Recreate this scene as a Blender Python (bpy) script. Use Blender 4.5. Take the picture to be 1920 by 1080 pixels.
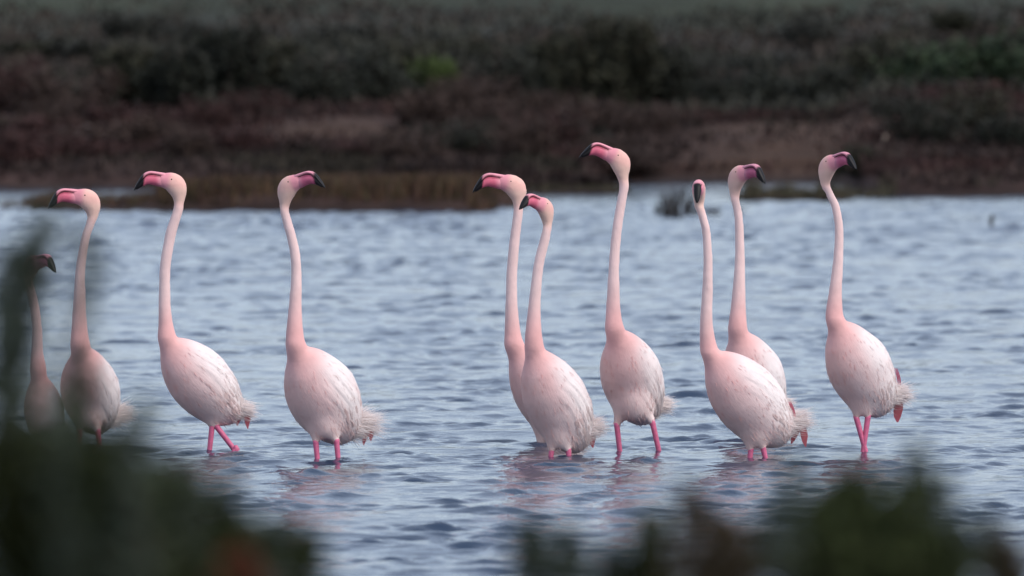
import bpy, math, random
import numpy as np
from mathutils import Vector
from mathutils.bvhtree import BVHTree

R = math.radians
sc = bpy.context.scene
for o in list(bpy.data.objects):
    bpy.data.objects.remove(o)
col = sc.collection

# ------------------------------------------------------------------ camera
CAM_H = 1.45                      # lens height above the lagoon
LENS = 300.0
F = LENS / 36.0 * 1920.0          # focal length in photograph pixels
PITCH = math.atan(449.0 / F)      # the horizon lies 449 px above the middle
cam_data = bpy.data.cameras.new('camera')
cam_data.lens = LENS
cam_data.sensor_width = 36.0
cam_data.clip_start = 0.2
cam_data.clip_end = 3000.0
cam_data.dof.use_dof = True
cam_data.dof.focus_distance = 30.6
cam_data.dof.aperture_fstop = 5.4
cam_data.dof.aperture_blades = 9
cam = bpy.data.objects.new('camera', cam_data)
cam.location = (0, 0, CAM_H)
cam.rotation_euler = (math.pi / 2 - PITCH, 0, 0)
col.objects.link(cam)
sc.camera = cam

# ------------------------------------------------------------------ sky, sun, exposure
SUN_EL, SUN_AZ = 47.0, 128.0       # azimuth clockwise from +Y (away from the camera)
world = bpy.data.worlds.new('World')
sc.world = world
world.use_nodes = True
wn, wl = world.node_tree.nodes, world.node_tree.links
wn.clear()
sky = wn.new('ShaderNodeTexSky')
sky.sky_type = 'NISHITA'
sky.sun_disc = False
sky.sun_elevation = R(SUN_EL)
sky.sun_rotation = R(SUN_AZ)
sky.air_density = 1.0
sky.dust_density = 1.0
sky.ozone_density = 2.5
hsv = wn.new('ShaderNodeHueSaturation')
hsv.inputs['Saturation'].default_value = 0.72
bg = wn.new('ShaderNodeBackground')
bg.inputs['Strength'].default_value = 0.108
wo = wn.new('ShaderNodeOutputWorld')
wl.new(sky.outputs[0], hsv.inputs['Color'])
veil = wn.new('ShaderNodeMix')            # thin even cloud sheet over the whole sky
veil.data_type = 'RGBA'
veil.inputs[0].default_value = 0.5
veil.inputs[7].default_value = (3.6, 4.15, 5.2, 1)
wl.new(hsv.outputs[0], veil.inputs[6])
wl.new(veil.outputs[2], bg.inputs['Color'])
wl.new(bg.outputs[0], wo.inputs['Surface'])

sun_data = bpy.data.lights.new('sun', 'SUN')
sun_data.energy = 1.4
sun_data.angle = R(32)
sun_data.color = (1.0, 0.92, 0.84)
sun = bpy.data.objects.new('sun', sun_data)
el, az = R(SUN_EL), R(SUN_AZ)
to_sun = Vector((math.sin(az) * math.cos(el), math.cos(az) * math.cos(el), math.sin(el)))
sun.rotation_euler = (-to_sun).to_track_quat('-Z', 'Y').to_euler()
sun.location = (20, 40, 40)
col.objects.link(sun)

sc.view_settings.view_transform = 'Standard'
sc.view_settings.look = 'None'
sc.view_settings.gamma = 1.0
sc.view_settings.use_curve_mapping = False
sc.view_settings.exposure = 0.88
sc.render.engine = 'CYCLES'
sc.cycles.use_denoising = True
sc.cycles.max_bounces = 6

# ------------------------------------------------------------------ helpers
FWD = Vector((0, math.cos(PITCH), -math.sin(PITCH)))
UPV = Vector((0, math.sin(PITCH), math.cos(PITCH)))


def ray(px, py):
    return Vector((1, 0, 0)) * ((px - 960) / F) + UPV * ((540 - py) / F) + FWD


def at(px, py, d):
    """world point seen at photograph pixel (px, py), d metres away along Y"""
    r = ray(px, py)
    return Vector((0, 0, CAM_H)) + r * (d / r.y)


def ground_dist(py, z=0.0):
    r = ray(960, py)
    return (z - CAM_H) / r.z * r.y


def smooth(a, b, x):
    t = np.clip((x - a) / (b - a), 0, 1)
    return t * t * (3 - 2 * t)


_rng = np.random.default_rng(4)
_NZ = _rng.normal(size=(9, 3))


def lumpy(x, y, scale, seed=0):
    """cheap smooth noise in about -1..1 from rotated sine products"""
    g = np.random.default_rng(seed)
    out = 0
    for k in range(5):
        a = g.uniform(0, 6.28)
        f = scale * (0.7 + 0.5 * k)
        out = out + np.sin((x * math.cos(a) + y * math.sin(a)) * f + g.uniform(0, 6.28)) \
            * np.sin((-x * math.sin(a) + y * math.cos(a)) * f * 0.8 + g.uniform(0, 6.28)) / (1 + 0.45 * k)
    return out / 2.2


def tag(o, label=None, cat=None, group=None, kind=None):
    if label: o['label'] = label
    if cat: o['category'] = cat
    if group: o['group'] = group
    if kind: o['kind'] = kind
    return o


def empty(name, loc):
    o = bpy.data.objects.new(name, None)
    o.empty_display_size = 0.1
    o.location = loc
    col.objects.link(o)
    return o


def mesh_np(name, verts, faces, mat=None, colors=None, shade=True, attr='tint'):
    """mesh from numpy arrays; faces (n,3) or (n,4)"""
    me = bpy.data.meshes.new(name)
    verts = np.asarray(verts, dtype=np.float32)
    faces = np.asarray(faces, dtype=np.int32)
    k = faces.shape[1]
    me.vertices.add(len(verts))
    me.vertices.foreach_set('co', verts.ravel())
    me.loops.add(faces.size)
    me.loops.foreach_set('vertex_index', faces.ravel())
    me.polygons.add(len(faces))
    me.polygons.foreach_set('loop_start', np.arange(0, faces.size, k, dtype=np.int32))
    me.update(calc_edges=True)
    me.validate()
    if shade:
        me.polygons.foreach_set('use_smooth', np.ones(len(me.polygons), dtype=bool))
    if colors is not None:
        ca = me.color_attributes.new(attr, 'FLOAT_COLOR', 'POINT')
        c = np.ones((len(verts), 4), dtype=np.float32)
        c[:, :3] = colors
        ca.data.foreach_set('color', c.ravel())
    if mat:
        me.materials.append(mat)
    return me


def link(name, me, parent=None, loc=None):
    o = bpy.data.objects.new(name, me)
    if parent: o.parent = parent
    if loc is not None: o.location = loc
    col.objects.link(o)
    return o


class Acc:
    """collects quads with a colour per vertex"""
    def __init__(self):
        self.v, self.f, self.c, self.n = [], [], [], 0

    def add(self, v, f, c):
        v = np.asarray(v, float)
        self.v.append(v)
        self.f.append(np.asarray(f, int) + self.n)
        c = np.asarray(c, float)
        self.c.append(np.broadcast_to(c, (len(v), 3)))
        self.n += len(v)

    def mesh(self, name, mat, shade=True):
        return mesh_np(name, np.concatenate(self.v), np.concatenate(self.f), mat, np.concatenate(self.c), shade)


def unit(v):
    v = np.asarray(v, float)
    return v / (np.linalg.norm(v) + 1e-12)


def catmull(pts, n):
    """smooth resampling of a list of number rows"""
    p = np.asarray(pts, float)
    p = np.vstack([2 * p[0] - p[1], p, 2 * p[-1] - p[-2]])
    out = []
    for i in range(1, len(p) - 2):
        for k in range(n):
            t = k / n
            a, b, c, d = p[i - 1], p[i], p[i + 1], p[i + 2]
            out.append(0.5 * ((2 * b) + (c - a) * t + (2 * a - 5 * b + 4 * c - d) * t * t + (3 * b - a - 3 * c + d) * t ** 3))
    out.append(p[-2])
    return np.array(out)


def loft(cent, ra, rb, side, nseg=20):
    """closed tube round the centres; rb along 'side' (made square to the path), ra across it. Returns verts, quads(+tri caps as quads)"""
    cent = np.asarray(cent, float)
    n = len(cent)
    tan = np.gradient(cent, axis=0)
    V = []
    for i in range(n):
        t = unit(tan[i])
        s = unit(np.asarray(side, float) - t * np.dot(side, t))
        u = np.cross(t, s)
        for k in range(nseg):
            a = 2 * math.pi * k / nseg
            V.append(cent[i] + u * math.cos(a) * ra[i] + s * math.sin(a) * rb[i])
    Fq = []
    for i in range(n - 1):
        for k in range(nseg):
            k2 = (k + 1) % nseg
            Fq.append((i * nseg + k, i * nseg + k2, (i + 1) * nseg + k2, (i + 1) * nseg + k))
    V.append(cent[0] - unit(tan[0]) * ra[0] * 0.3)
    V.append(cent[-1] + unit(tan[-1]) * ra[-1] * 0.3)
    c0, c1 = len(V) - 2, len(V) - 1
    T = []
    for k in range(nseg):
        k2 = (k + 1) % nseg
        T.append((c0, k2, k, k))
        T.append((c1, (n - 1) * nseg + k, (n - 1) * nseg + k2, (n - 1) * nseg + k2))
    return np.array(V), np.array(Fq), np.array([(a, b, c) for a, b, c, _ in T])


def loft_mesh_data(cent, ra, rb, side, nseg=20):
    V, Q, T = loft(cent, ra, rb, side, nseg)
    return V, [tuple(int(x) for x in q) for q in Q] + [tuple(int(x) for x in t) for t in T]


def py_mesh(name, V, faces, mat, colors=None):
    me = bpy.data.meshes.new(name)
    me.from_pydata([tuple(v) for v in V], [], faces)
    me.update()
    me.polygons.foreach_set('use_smooth', np.ones(len(me.polygons), dtype=bool))
    if colors is not None:
        ca = me.color_attributes.new('tint', 'FLOAT_COLOR', 'POINT')
        c = np.ones((len(V), 4), dtype=np.float32)
        c[:, :3] = colors
        ca.data.foreach_set('color', c.ravel())
    if mat: me.materials.append(mat)
    return me


# ------------------------------------------------------------------ materials
def new_mat(name):
    m = bpy.data.materials.new(name)
    m.use_nodes = True
    nt = m.node_tree
    return m, nt, nt.nodes['Principled BSDF']


def tint_mat(name, rough=0.7, noise=None, spec=0.3, bump=None, sheen=0.0, transl=0.0, gain=1.0):
    """base colour from the 'tint' attribute, mottled by noise"""
    m, nt, p = new_mat(name)
    a = nt.nodes.new('ShaderNodeAttribute')
    a.attribute_name = 'tint'
    src = a.outputs['Color']
    tc = nt.nodes.new('ShaderNodeTexCoord')
    if noise:
        nz = nt.nodes.new('ShaderNodeTexNoise')
        nz.inputs['Scale'].default_value = noise[0]
        nz.inputs['Detail'].default_value = 4
        nt.links.new(tc.outputs['Object'], nz.inputs['Vector'])
        mr = nt.nodes.new('ShaderNodeMapRange')
        mr.inputs['From Min'].default_value = 0.3
        mr.inputs['From Max'].default_value = 0.7
        mr.inputs['To Min'].default_value = (1 - noise[1]) * gain
        mr.inputs['To Max'].default_value = (1 + noise[1]) * gain
        nt.links.new(nz.outputs['Fac'], mr.inputs['Value'])
        mx = nt.nodes.new('ShaderNodeVectorMath')
        mx.operation = 'SCALE'
        nt.links.new(src, mx.inputs[0])
        nt.links.new(mr.outputs[0], mx.inputs['Scale'])
        src = mx.outputs[0]
    nt.links.new(src, p.inputs['Base Color'])
    p.inputs['Roughness'].default_value = rough
    p.inputs['Specular IOR Level'].default_value = spec
    if sheen:
        p.inputs['Sheen Weight'].default_value = sheen
        p.inputs['Sheen Roughness'].default_value = 0.5
    if bump:
        nb = nt.nodes.new('ShaderNodeTexNoise')
        nb.inputs['Scale'].default_value = bump[0]
        nb.inputs['Detail'].default_value = 3
        nt.links.new(tc.outputs['Object'], nb.inputs['Vector'])
        bp = nt.nodes.new('ShaderNodeBump')
        bp.inputs['Strength'].default_value = bump[1]
        bp.inputs['Distance'].default_value = bump[2]
        nt.links.new(nb.outputs['Fac'], bp.inputs['Height'])
        nt.links.new(bp.outputs[0], p.inputs['Normal'])
    if transl:
        tr = nt.nodes.new('ShaderNodeBsdfTranslucent')
        nt.links.new(src, tr.inputs['Color'])
        ms = nt.nodes.new('ShaderNodeMixShader')
        ms.inputs[0].default_value = transl
        out = nt.nodes['Material Output']
        nt.links.new(p.outputs[0], ms.inputs[1])
        nt.links.new(tr.outputs[0], ms.inputs[2])
        nt.links.new(ms.outputs[0], out.inputs['Surface'])
    return m


M_PLUM = tint_mat('plumage', 0.9, (18, 0.05), 0.1, bump=(55, 0.18, 0.006), sheen=0.15)


def comb_plumage(m):
    """fine barbs combed from chest to tail: streaky relief and a faint streaky tone"""
    nt = m.node_tree
    N, L = nt.nodes, nt.links
    p = N['Principled BSDF']
    a = N.new('ShaderNodeAttribute')
    a.attribute_name = 'flow'
    mp = N.new('ShaderNodeMapping')
    mp.inputs['Scale'].default_value = (1.1, 4.5, 1)
    L.new(a.outputs['Vector'], mp.inputs['Vector'])
    n = N.new('ShaderNodeTexNoise')
    n.inputs['Scale'].default_value = 1.6
    n.inputs['Detail'].default_value = 5
    n.inputs['Roughness'].default_value = 0.6
    n.inputs['Distortion'].default_value = 0.6
    L.new(mp.outputs[0], n.inputs['Vector'])
    bp = N.new('ShaderNodeBump')
    bp.inputs['Strength'].default_value = 0.3
    bp.inputs['Distance'].default_value = 0.005
    L.new(n.outputs['Fac'], bp.inputs['Height'])
    old = p.inputs['Normal'].links[0].from_socket
    L.new(old, bp.inputs['Normal'])
    L.new(bp.outputs[0], p.inputs['Normal'])


comb_plumage(M_PLUM)
M_FEATHER = tint_mat('feather', 0.85, (60, 0.05), 0.1, sheen=0.1, transl=0.5)
M_BILL = tint_mat('bill', 0.5, (60, 0.10), 0.25)
M_LEG = tint_mat('leg_skin', 0.5, (80, 0.15), 0.4, bump=(260, 0.4, 0.002))
M_EYE = tint_mat('eye', 0.1, None, 0.6)
M_LEAF = tint_mat('leaf', 0.75, (3, 0.2), 0.08, transl=0.2)
M_STEM = tint_mat('stem', 0.8, (20, 0.25), 0.2)
M_SCRUB = tint_mat('scrub', 0.85, (1.3, 0.25), 0.1)
M_ROCK = tint_mat('rock', 0.85, (14, 0.25), 0.2, bump=(25, 0.6, 0.02))


def make_water():
    m, nt, p = new_mat('lagoon_water')
    tc = nt.nodes.new('ShaderNodeTexCoord')
    n1 = nt.nodes.new('ShaderNodeTexNoise')
    n1.inputs['Scale'].default_value = 0.5
    n1.inputs['Detail'].default_value = 3
    nt.links.new(tc.outputs['Object'], n1.inputs['Vector'])
    cr = nt.nodes.new('ShaderNodeMix')
    cr.data_type = 'RGBA'
    nt.links.new(n1.outputs['Fac'], cr.inputs[0])
    cr.inputs[6].default_value = (0.016, 0.032, 0.066, 1)
    cr.inputs[7].default_value = (0.022, 0.040, 0.074, 1)
    nt.links.new(cr.outputs[2], p.inputs['Base Color'])
    p.inputs['Roughness'].default_value = 0.06
    p.inputs['IOR'].default_value = 1.333
    mp = nt.nodes.new('ShaderNodeMapping')
    mp.inputs['Rotation'].default_value = (0, 0, R(25))
    mp.inputs['Scale'].default_value = (1.0, 1.7, 1.0)
    nt.links.new(tc.outputs['Object'], mp.inputs['Vector'])
    n2 = nt.nodes.new('ShaderNodeTexNoise')
    n2.inputs['Scale'].default_value = 15
    n2.inputs['Detail'].default_value = 3
    n2.inputs['Roughness'].default_value = 0.55
    nt.links.new(mp.outputs[0], n2.inputs['Vector'])
    bp = nt.nodes.new('ShaderNodeBump')
    bp.inputs['Strength'].default_value = 0.30
    bp.inputs['Distance'].default_value = 0.015
    nt.links.new(n2.outputs['Fac'], bp.inputs['Height'])
    nt.links.new(bp.outputs[0], p.inputs['Normal'])
    return m


M_WATER = make_water()

# ------------------------------------------------------------------ water
def axis(segs):
    out = [segs[0][0]]
    for a, b, s0, s1 in segs:
        x = a
        while x < b - 1e-6:
            s = s0 + (s1 - s0) * (x - a) / (b - a)
            x = min(b, x + s)
            out.append(x)
    return np.array(out)


WADING = [(392, 846), (440, 846), (595, 862), (634, 862), (1032, 856), (1067, 856), (1163, 850), (1237, 850), (1406, 858), (1435, 858),
          (1621, 846), (146, 838), (186, 838)]


def build_water():
    half = axis([(0, 2.6, 0.019, 0.021), (2.6, 5.2, 0.028, 0.07), (5.3, 9, 0.05, 0.3), (9, 90, 0.3, 12)])
    xs = np.concatenate([-half[:0:-1], half])
    ys = axis([(9.0, 20, 1.0, 0.05), (20, 22.5, 0.05, 0.017), (22.5, 78, 0.0175, 0.068), (78, 100, 0.08, 0.4), (100, 104, 0.5, 1)])
    X, Y = np.meshgrid(xs.astype(np.float32), ys.astype(np.float32))
    sx = np.gradient(xs)[None, :]
    sy = np.gradient(ys)[:, None]
    sp = np.maximum(sx, sy).astype(np.float32)
    Z = np.zeros_like(X)
    DX = np.zeros_like(X); DY = np.zeros_like(X)
    g = np.random.default_rng(11)
    gust = 0.85 + 0.35 * lumpy(X, Y, 0.35, 5)
    # wavelets come in short packets under patchy envelopes
    envs = []
    for q in range(4):
        e = lumpy(X * 1.0, Y * 0.8, 6.0, 60 + q) + 0.45 * lumpy(X, Y, 1.3, 70 + q)
        envs.append(0.20 + 2.2 * smooth(0.0, 0.95, e))
    for k in range(70):
        lam = 0.062 * (1.1 / 0.062) ** (k / 69.0)
        th = R(-70) + g.normal(0, 0.60)
        kx, ky = math.cos(th), math.sin(th)
        if lam < 0.09: slope = 0.032
        elif lam < 0.19: slope = 0.044
        elif lam < 0.35: slope = 0.033
        else: slope = 0.011
        amp = slope * lam / (2 * math.pi)
        fade = smooth(1.7, 3.2, lam / sp)
        ph = (X * kx + Y * ky) * 2 * math.pi / lam + g.uniform(0, 6.28)
        A = amp * fade * gust * (1 + (0.8 * smooth(36, 66, Y) if 0.15 < lam < 0.6 else 0))
        if lam < 0.35: A = A * envs[k % 4]
        Z += A * np.sin(ph)
        DX += A * 0.9 * np.cos(ph) * kx
        DY += A * 0.9 * np.cos(ph) * ky
    # small rings where legs and bellies break the surface
    for (wx, wy) in WADING:
        d0 = ground_dist(wy)
        x0 = (wx - 960) / F * d0
        r = np.sqrt((X - x0) ** 2 + (Y - d0) ** 2)
        Z += np.where(r < 0.6, 0.0030 * np.exp(-r / 0.14) * np.sin(2 * math.pi * (r - 0.01) / 0.075), 0)
    X = X + DX
    Y = Y + DY
    ny, nx = X.shape
    idx = np.arange(ny * nx).reshape(ny, nx)
    Fq = np.stack([idx[:-1, :-1], idx[:-1, 1:], idx[1:, 1:], idx[1:, :-1]], -1).reshape(-1, 4)
    V = np.stack([X, Y, Z], -1).reshape(-1, 3)
    me = mesh_np('water', V, Fq, M_WATER)
    tag(link('water', me), 'choppy blue-grey lagoon water', 'water', kind='structure')


build_water()

# ------------------------------------------------------------------ land
def px2x(px, d):
    return (px - 960) / F * d


def land_height(x, y):
    """far shore: bank, gentle slope, rising field"""
    pxl = x / np.maximum(y, 1) * F + 960
    shore = 88.2 + 5.0 * smooth(980, 1180, pxl) - 9.4 * smooth(1550, 1660, pxl) + 0.25 * lumpy(x, y * 0, 1.2, 3)
    t = y - shore
    z = -0.45 + 0.45 * smooth(-5, 0, t) + 0.10 * smooth(0, 0.6, t) + 0.030 * np.clip(t, 0, 1e9)
    z = np.where(y > 112, z + 0.0 * y, z)
    z = z + 0.004 * np.clip(y - 125, 0, 1e9)
    # low rises that carry the bare patches
    z = z + 0.20 * np.exp(-((pxl - 640) / 190) ** 2) * smooth(92, 97, y) * (1 - smooth(99, 106, y))
    z = z + 0.24 * np.exp(-((pxl - 1500) / 330) ** 2) * smooth(90, 97, y) * (1 - smooth(100, 108, y))
    z = z + 0.14 * np.exp(-((pxl - 1980) / 170) ** 2) * smooth(86, 92, y) * (1 - smooth(96, 104, y))
    z = z + 0.03 * lumpy(x, y, 0.9, 8) * smooth(0.2, 2, t)
    # spit in front of it, on the left, and two low ones on the right
    fr = 76.0 + 3.6 * smooth(860, 1030, pxl)
    spit = (0.06 + 0.07 * smooth(260, 420, pxl)) * smooth(0, 0.5, y - fr - 0.2 * lumpy(x, y * 0, 2.0, 12)) * (1 - smooth(79.2, 81, y)) * (1 - smooth(950, 1020, pxl)) * smooth(30, 130, pxl)
    spit = spit + 0.035 * smooth(81.2, 81.6, y) * (1 - smooth(82.6, 83.4, y)) * smooth(1370, 1410, pxl) * (1 - smooth(1560, 1600, pxl))
    spit = spit + 0.035 * smooth(85.0, 85.5, y) * (1 - smooth(86.4, 87, y)) * smooth(940, 990, pxl) * (1 - smooth(1130, 1200, pxl))
    return np.maximum(z, -0.45 + (0.45 + spit) * (spit > 0.003))


def land_material():
    m, nt, p = new_mat('shore_soil')
    L, N = nt.links, nt.nodes
    a = N.new('ShaderNodeAttribute')
    a.attribute_name = 'tint'
    tc = N.new('ShaderNodeTexCoord')
    n = N.new('ShaderNodeTexNoise')
    n.inputs['Scale'].default_value = 2.2
    n.inputs['Detail'].default_value = 7
    n.inputs['Roughness'].default_value = 0.65
    L.new(tc.outputs['Object'], n.inputs['Vector'])
    mr = N.new('ShaderNodeMapRange')
    mr.inputs['From Min'].default_value = 0.3
    mr.inputs['From Max'].default_value = 0.7
    mr.inputs['To Min'].default_value = 0.55
    mr.inputs['To Max'].default_value = 1.35
    L.new(n.outputs['Fac'], mr.inputs['Value'])
    mx = N.new('ShaderNodeVectorMath')
    mx.operation = 'SCALE'
    L.new(a.outputs['Color'], mx.inputs[0])
    L.new(mr.outputs[0], mx.inputs['Scale'])
    L.new(mx.outputs[0], p.inputs['Base Color'])
    p.inputs['Roughness'].default_value = 0.95
    p.inputs['Specular IOR Level'].default_value = 0.1
    bp = N.new('ShaderNodeBump')
    bp.inputs['Strength'].default_value = 0.8
    bp.inputs['Distance'].default_value = 0.05
    L.new(n.outputs['Fac'], bp.inputs['Height'])
    L.new(bp.outputs[0], p.inputs['Normal'])
    return m


M_SOIL = land_material()


def build_land():
    half = axis([(0, 8, 0.14, 0.16), (8, 30, 0.2, 2), (30, 160, 2, 16)])
    xs = np.concatenate([-half[:0:-1], half])
    ys = axis([(66, 75, 1.5, 0.15), (75, 112, 0.13, 0.2), (112, 200, 0.35, 2.5), (200, 640, 3, 30)])
    X, Y = np.meshgrid(xs, ys)
    Z = land_height(X, Y)
    pxl = X / Y * F + 960
    mud = np.array([0.030, 0.021, 0.019])
    heath = np.array([0.050, 0.030, 0.026])
    bare = np.array([0.058, 0.034, 0.024])
    field = np.array([0.033, 0.039, 0.021])
    grey = np.array([0.040, 0.040, 0.038])
    C = np.ones(X.shape + (3,)) * heath
    w = (np.exp(-((pxl - 630) / 165) ** 2) * smooth(93, 95.5, Y) * (1 - smooth(100, 103, Y))
         + 1.3 * np.exp(-((pxl - 1500) / 270) ** 2) * smooth(90, 94, Y) * (1 - smooth(102, 105, Y))
         + np.exp(-((pxl - 1960) / 140) ** 2) * smooth(89, 92, Y) * (1 - smooth(96, 99, Y)))
    w = np.clip(w * (0.9 + 0.5 * lumpy(X, Y, 1.3, 2)), 0, 1)[..., None]
    C = C * (1 - w) + bare * w
    w = smooth(112, 125, Y)[..., None]
    C = C * (1 - w) + grey * w
    w = (smooth(138, 152, Y + 6 * lumpy(X, Y, 0.10, 9)) * np.clip(0.8 + 0.5 * lumpy(X, Y, 0.12, 21), 0, 1))[..., None]
    C = C * (1 - w) + field * (0.9 + 0.45 * lumpy(X, Y * 0.5, 0.5, 90))[..., None] * w
    w = (1 - smooth(0.02, 0.1, Z))[..., None]
    C = C * (1 - w) + mud * w
    ny, nx = X.shape
    idx = np.arange(ny * nx).reshape(ny, nx)
    Fq = np.stack([idx[:-1, :-1], idx[:-1, 1:], idx[1:, 1:], idx[1:, :-1]], -1).reshape(-1, 4)
    V = np.stack([X, Y, Z], -1).reshape(-1, 3)
    me = mesh_np('far_shore_ground', V, Fq, M_SOIL, C.reshape(-1, 3))
    tag(link('far_shore_ground', me), 'brown sloping shore ground rising to a dull green field', 'ground', kind='structure')


build_land()


def near_height(x, y):
    return 0.34 - 0.85 * smooth(11.0, 15.0, y) + 0.03 * lumpy(x, y, 1.5, 4)


def build_near():
    xs = np.concatenate([np.arange(-40, -4, 2.0), np.arange(-4, 4.01, 0.2), np.arange(6, 41, 2.0)])
    ys = np.concatenate([np.arange(-12, 4, 1.0), np.arange(4, 17, 0.25)])
    X, Y = np.meshgrid(xs, ys)
    Z = near_height(X, Y)
    idx = np.arange(X.size).reshape(X.shape)
    Fq = np.stack([idx[:-1, :-1], idx[:-1, 1:], idx[1:, 1:], idx[1:, :-1]], -1).reshape(-1, 4)
    V = np.stack([X, Y, Z], -1).reshape(-1, 3)
    me = mesh_np('near_bank_ground', V, Fq, M_SOIL, np.ones((len(V), 3)) * np.array([0.06, 0.05, 0.035]))
    tag(link('near_bank_ground', me), 'earth bank on the near side of the water', 'ground', kind='structure')
    # lagoon floor under the water, between the two banks
    xs = np.array([-90, -30, -8, 8, 30, 90.0]); ys = np.array([13.5, 30, 50, 67.0])
    X, Y = np.meshgrid(xs, ys)
    V = np.stack([X, Y, np.full_like(X, -0.452)], -1).reshape(-1, 3)
    idx = np.arange(X.size).reshape(X.shape)
    Fq = np.stack([idx[:-1, :-1], idx[:-1, 1:], idx[1:, 1:], idx[1:, :-1]], -1).reshape(-1, 4)
    me = mesh_np('lagoon_floor', V, Fq, M_SOIL, np.ones((len(V), 3)) * np.array([0.05, 0.045, 0.035]))
    tag(link('lagoon_floor', me), 'muddy floor under the shallow lagoon water', 'ground', kind='structure')


build_near()

# ------------------------------------------------------------------ flamingos
BED = -0.45
PINK = np.array([0.80, 0.39, 0.37])
DEEP = np.array([0.78, 0.42, 0.40])
PALE = np.array([0.83, 0.62, 0.59])
WHITE = np.array([0.83, 0.76, 0.74])
PEACH = np.array([0.80, 0.46, 0.40])
CREAM = np.array([0.74, 0.54, 0.44])
ROSE = np.array([0.64, 0.135, 0.205])
LIGHTROSE = np.array([0.72, 0.29, 0.34])
BLACK = np.array([0.006, 0.005, 0.006])
LEGC = np.array([0.60, 0.13, 0.24])
RED = np.array([0.50, 0.05, 0.11])
SALMON = np.array([0.46, 0.17, 0.18])

# head in side view, photograph pixels of a bird 30.7 m away, u forward, v up from the skull's middle
HEAD = [(-5, -34, 9.5, 9), (-5, -24, 12.5, 10), (-3.5, -12, 17.5, 12.3), (1, -1, 20.0, 13.2), (9, 5.5, 18.8, 13.0),
        (18, 8.0, 16.5, 11.8), (26, 9.5, 14.0, 10), (33, 10.8, 12.0, 8.6)]
LOWER = [(24, 7.0, 11.2, 8.2), (32, 8.2, 11.0, 8.6), (40, 9.8, 10.3, 8.4), (50, 11.0, 9.6, 8.0), (58, 9.0, 8.8, 7.2), (65, 4.0, 6.4, 6.4),
         (71, -1.8, 4.2, 5.2), (76, -7.0, 2.0, 3.2)]
UPPER = [(22, 18.5, 4.5, 6.5), (30, 20.5, 3.8, 7.0), (40, 22.6, 3.2, 7.2), (49, 23.6, 2.9, 7.2), (57, 21.4, 2.9, 6.8), (63.5, 15.8, 2.9, 6.0),
         (69.5, 7.0, 2.8, 5.9), (75, -1.6, 2.3, 4.4), (79.5, -9.5, 1.0, 2.0)]


def feather_grid(acc, pts, width, across, lift_n, colr, nseg=3, tip=0.35):
    """a leaf-shaped vane along pts, slightly domed"""
    pts = np.asarray(pts, float)
    n = len(pts)
    V, C = [], []
    for i in range(n):
        t = i / (n - 1)
        w = width * (math.sin(math.pi * min(1, 0.12 + t * 0.80)) ** 0.6) * (1.0 if t < 0.75 else max(tip, 1 - (t - 0.75) * 2.2))
        for k in range(nseg):
            s = (k / (nseg - 1) - 0.5) * 2
            ac = across[i] if np.ndim(across) == 2 else across
            ln = lift_n[i] if np.ndim(lift_n) == 2 else lift_n
            V.append(pts[i] + ac * s * w * 0.5 - ln * (s * s) * w * 0.10)
            C.append(colr[i] if np.ndim(colr) == 2 else colr)
    Fq = []
    for i in range(n - 1):
        for k in range(nseg - 1):
            a = i * nseg + k
            Fq.append((a, a + 1, a + nseg + 1, a + nseg))
    acc.add(V, Fq, np.array(C))


def strand(acc, p0, d, ln, w, droop, colr, rnd, n=5):
    pts = [np.asarray(p0, float)]
    d = unit(d)
    for i in range(n):
        d = unit(d + np.array([rnd.normal(0, .12), rnd.normal(0, .12), rnd.normal(0, .10) - droop]))
        pts.append(pts[-1] + d * ln / n)
    ac = unit(np.cross(d, rnd.normal(size=3)))
    nn = unit(np.cross(ac, d))
    feather_grid(acc, pts, w, ac, nn, colr, 2, 0.2)


def strands_np(acc, P0, D, ln, w, bend, colr, rnd, nseg=3, face=None):
    """many thin tapering barbs at once; D unit directions, bend is added to the direction at every step"""
    n = len(P0)
    ac = np.cross(D, rnd.normal(size=(n, 3)) if face is None else face + rnd.normal(size=(n, 3)) * 0.25)
    ac /= np.linalg.norm(ac, axis=1, keepdims=True) + 1e-9
    p, dv, rows = P0.copy(), D.copy(), []
    for i in range(nseg + 1):
        ww = w * (1.0 - 0.85 * i / nseg) * 0.5
        rows += [p - ac * ww[:, None], p + ac * ww[:, None]]
        dv = dv + bend + rnd.normal(size=(n, 3)) * 0.08
        dv /= np.linalg.norm(dv, axis=1, keepdims=True)
        p = p + dv * (ln / nseg)[:, None]
    V = np.stack(rows, 1).reshape(-1, 3)
    k = 2 * (nseg + 1)
    b_ = np.arange(n)[:, None] * k
    Fq = np.concatenate([b_ + np.array([[2 * i, 2 * i + 1, 2 * i + 3, 2 * i + 2]]) for i in range(nseg)])
    acc.add(V, Fq, np.repeat(colr, k, 0))


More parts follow.
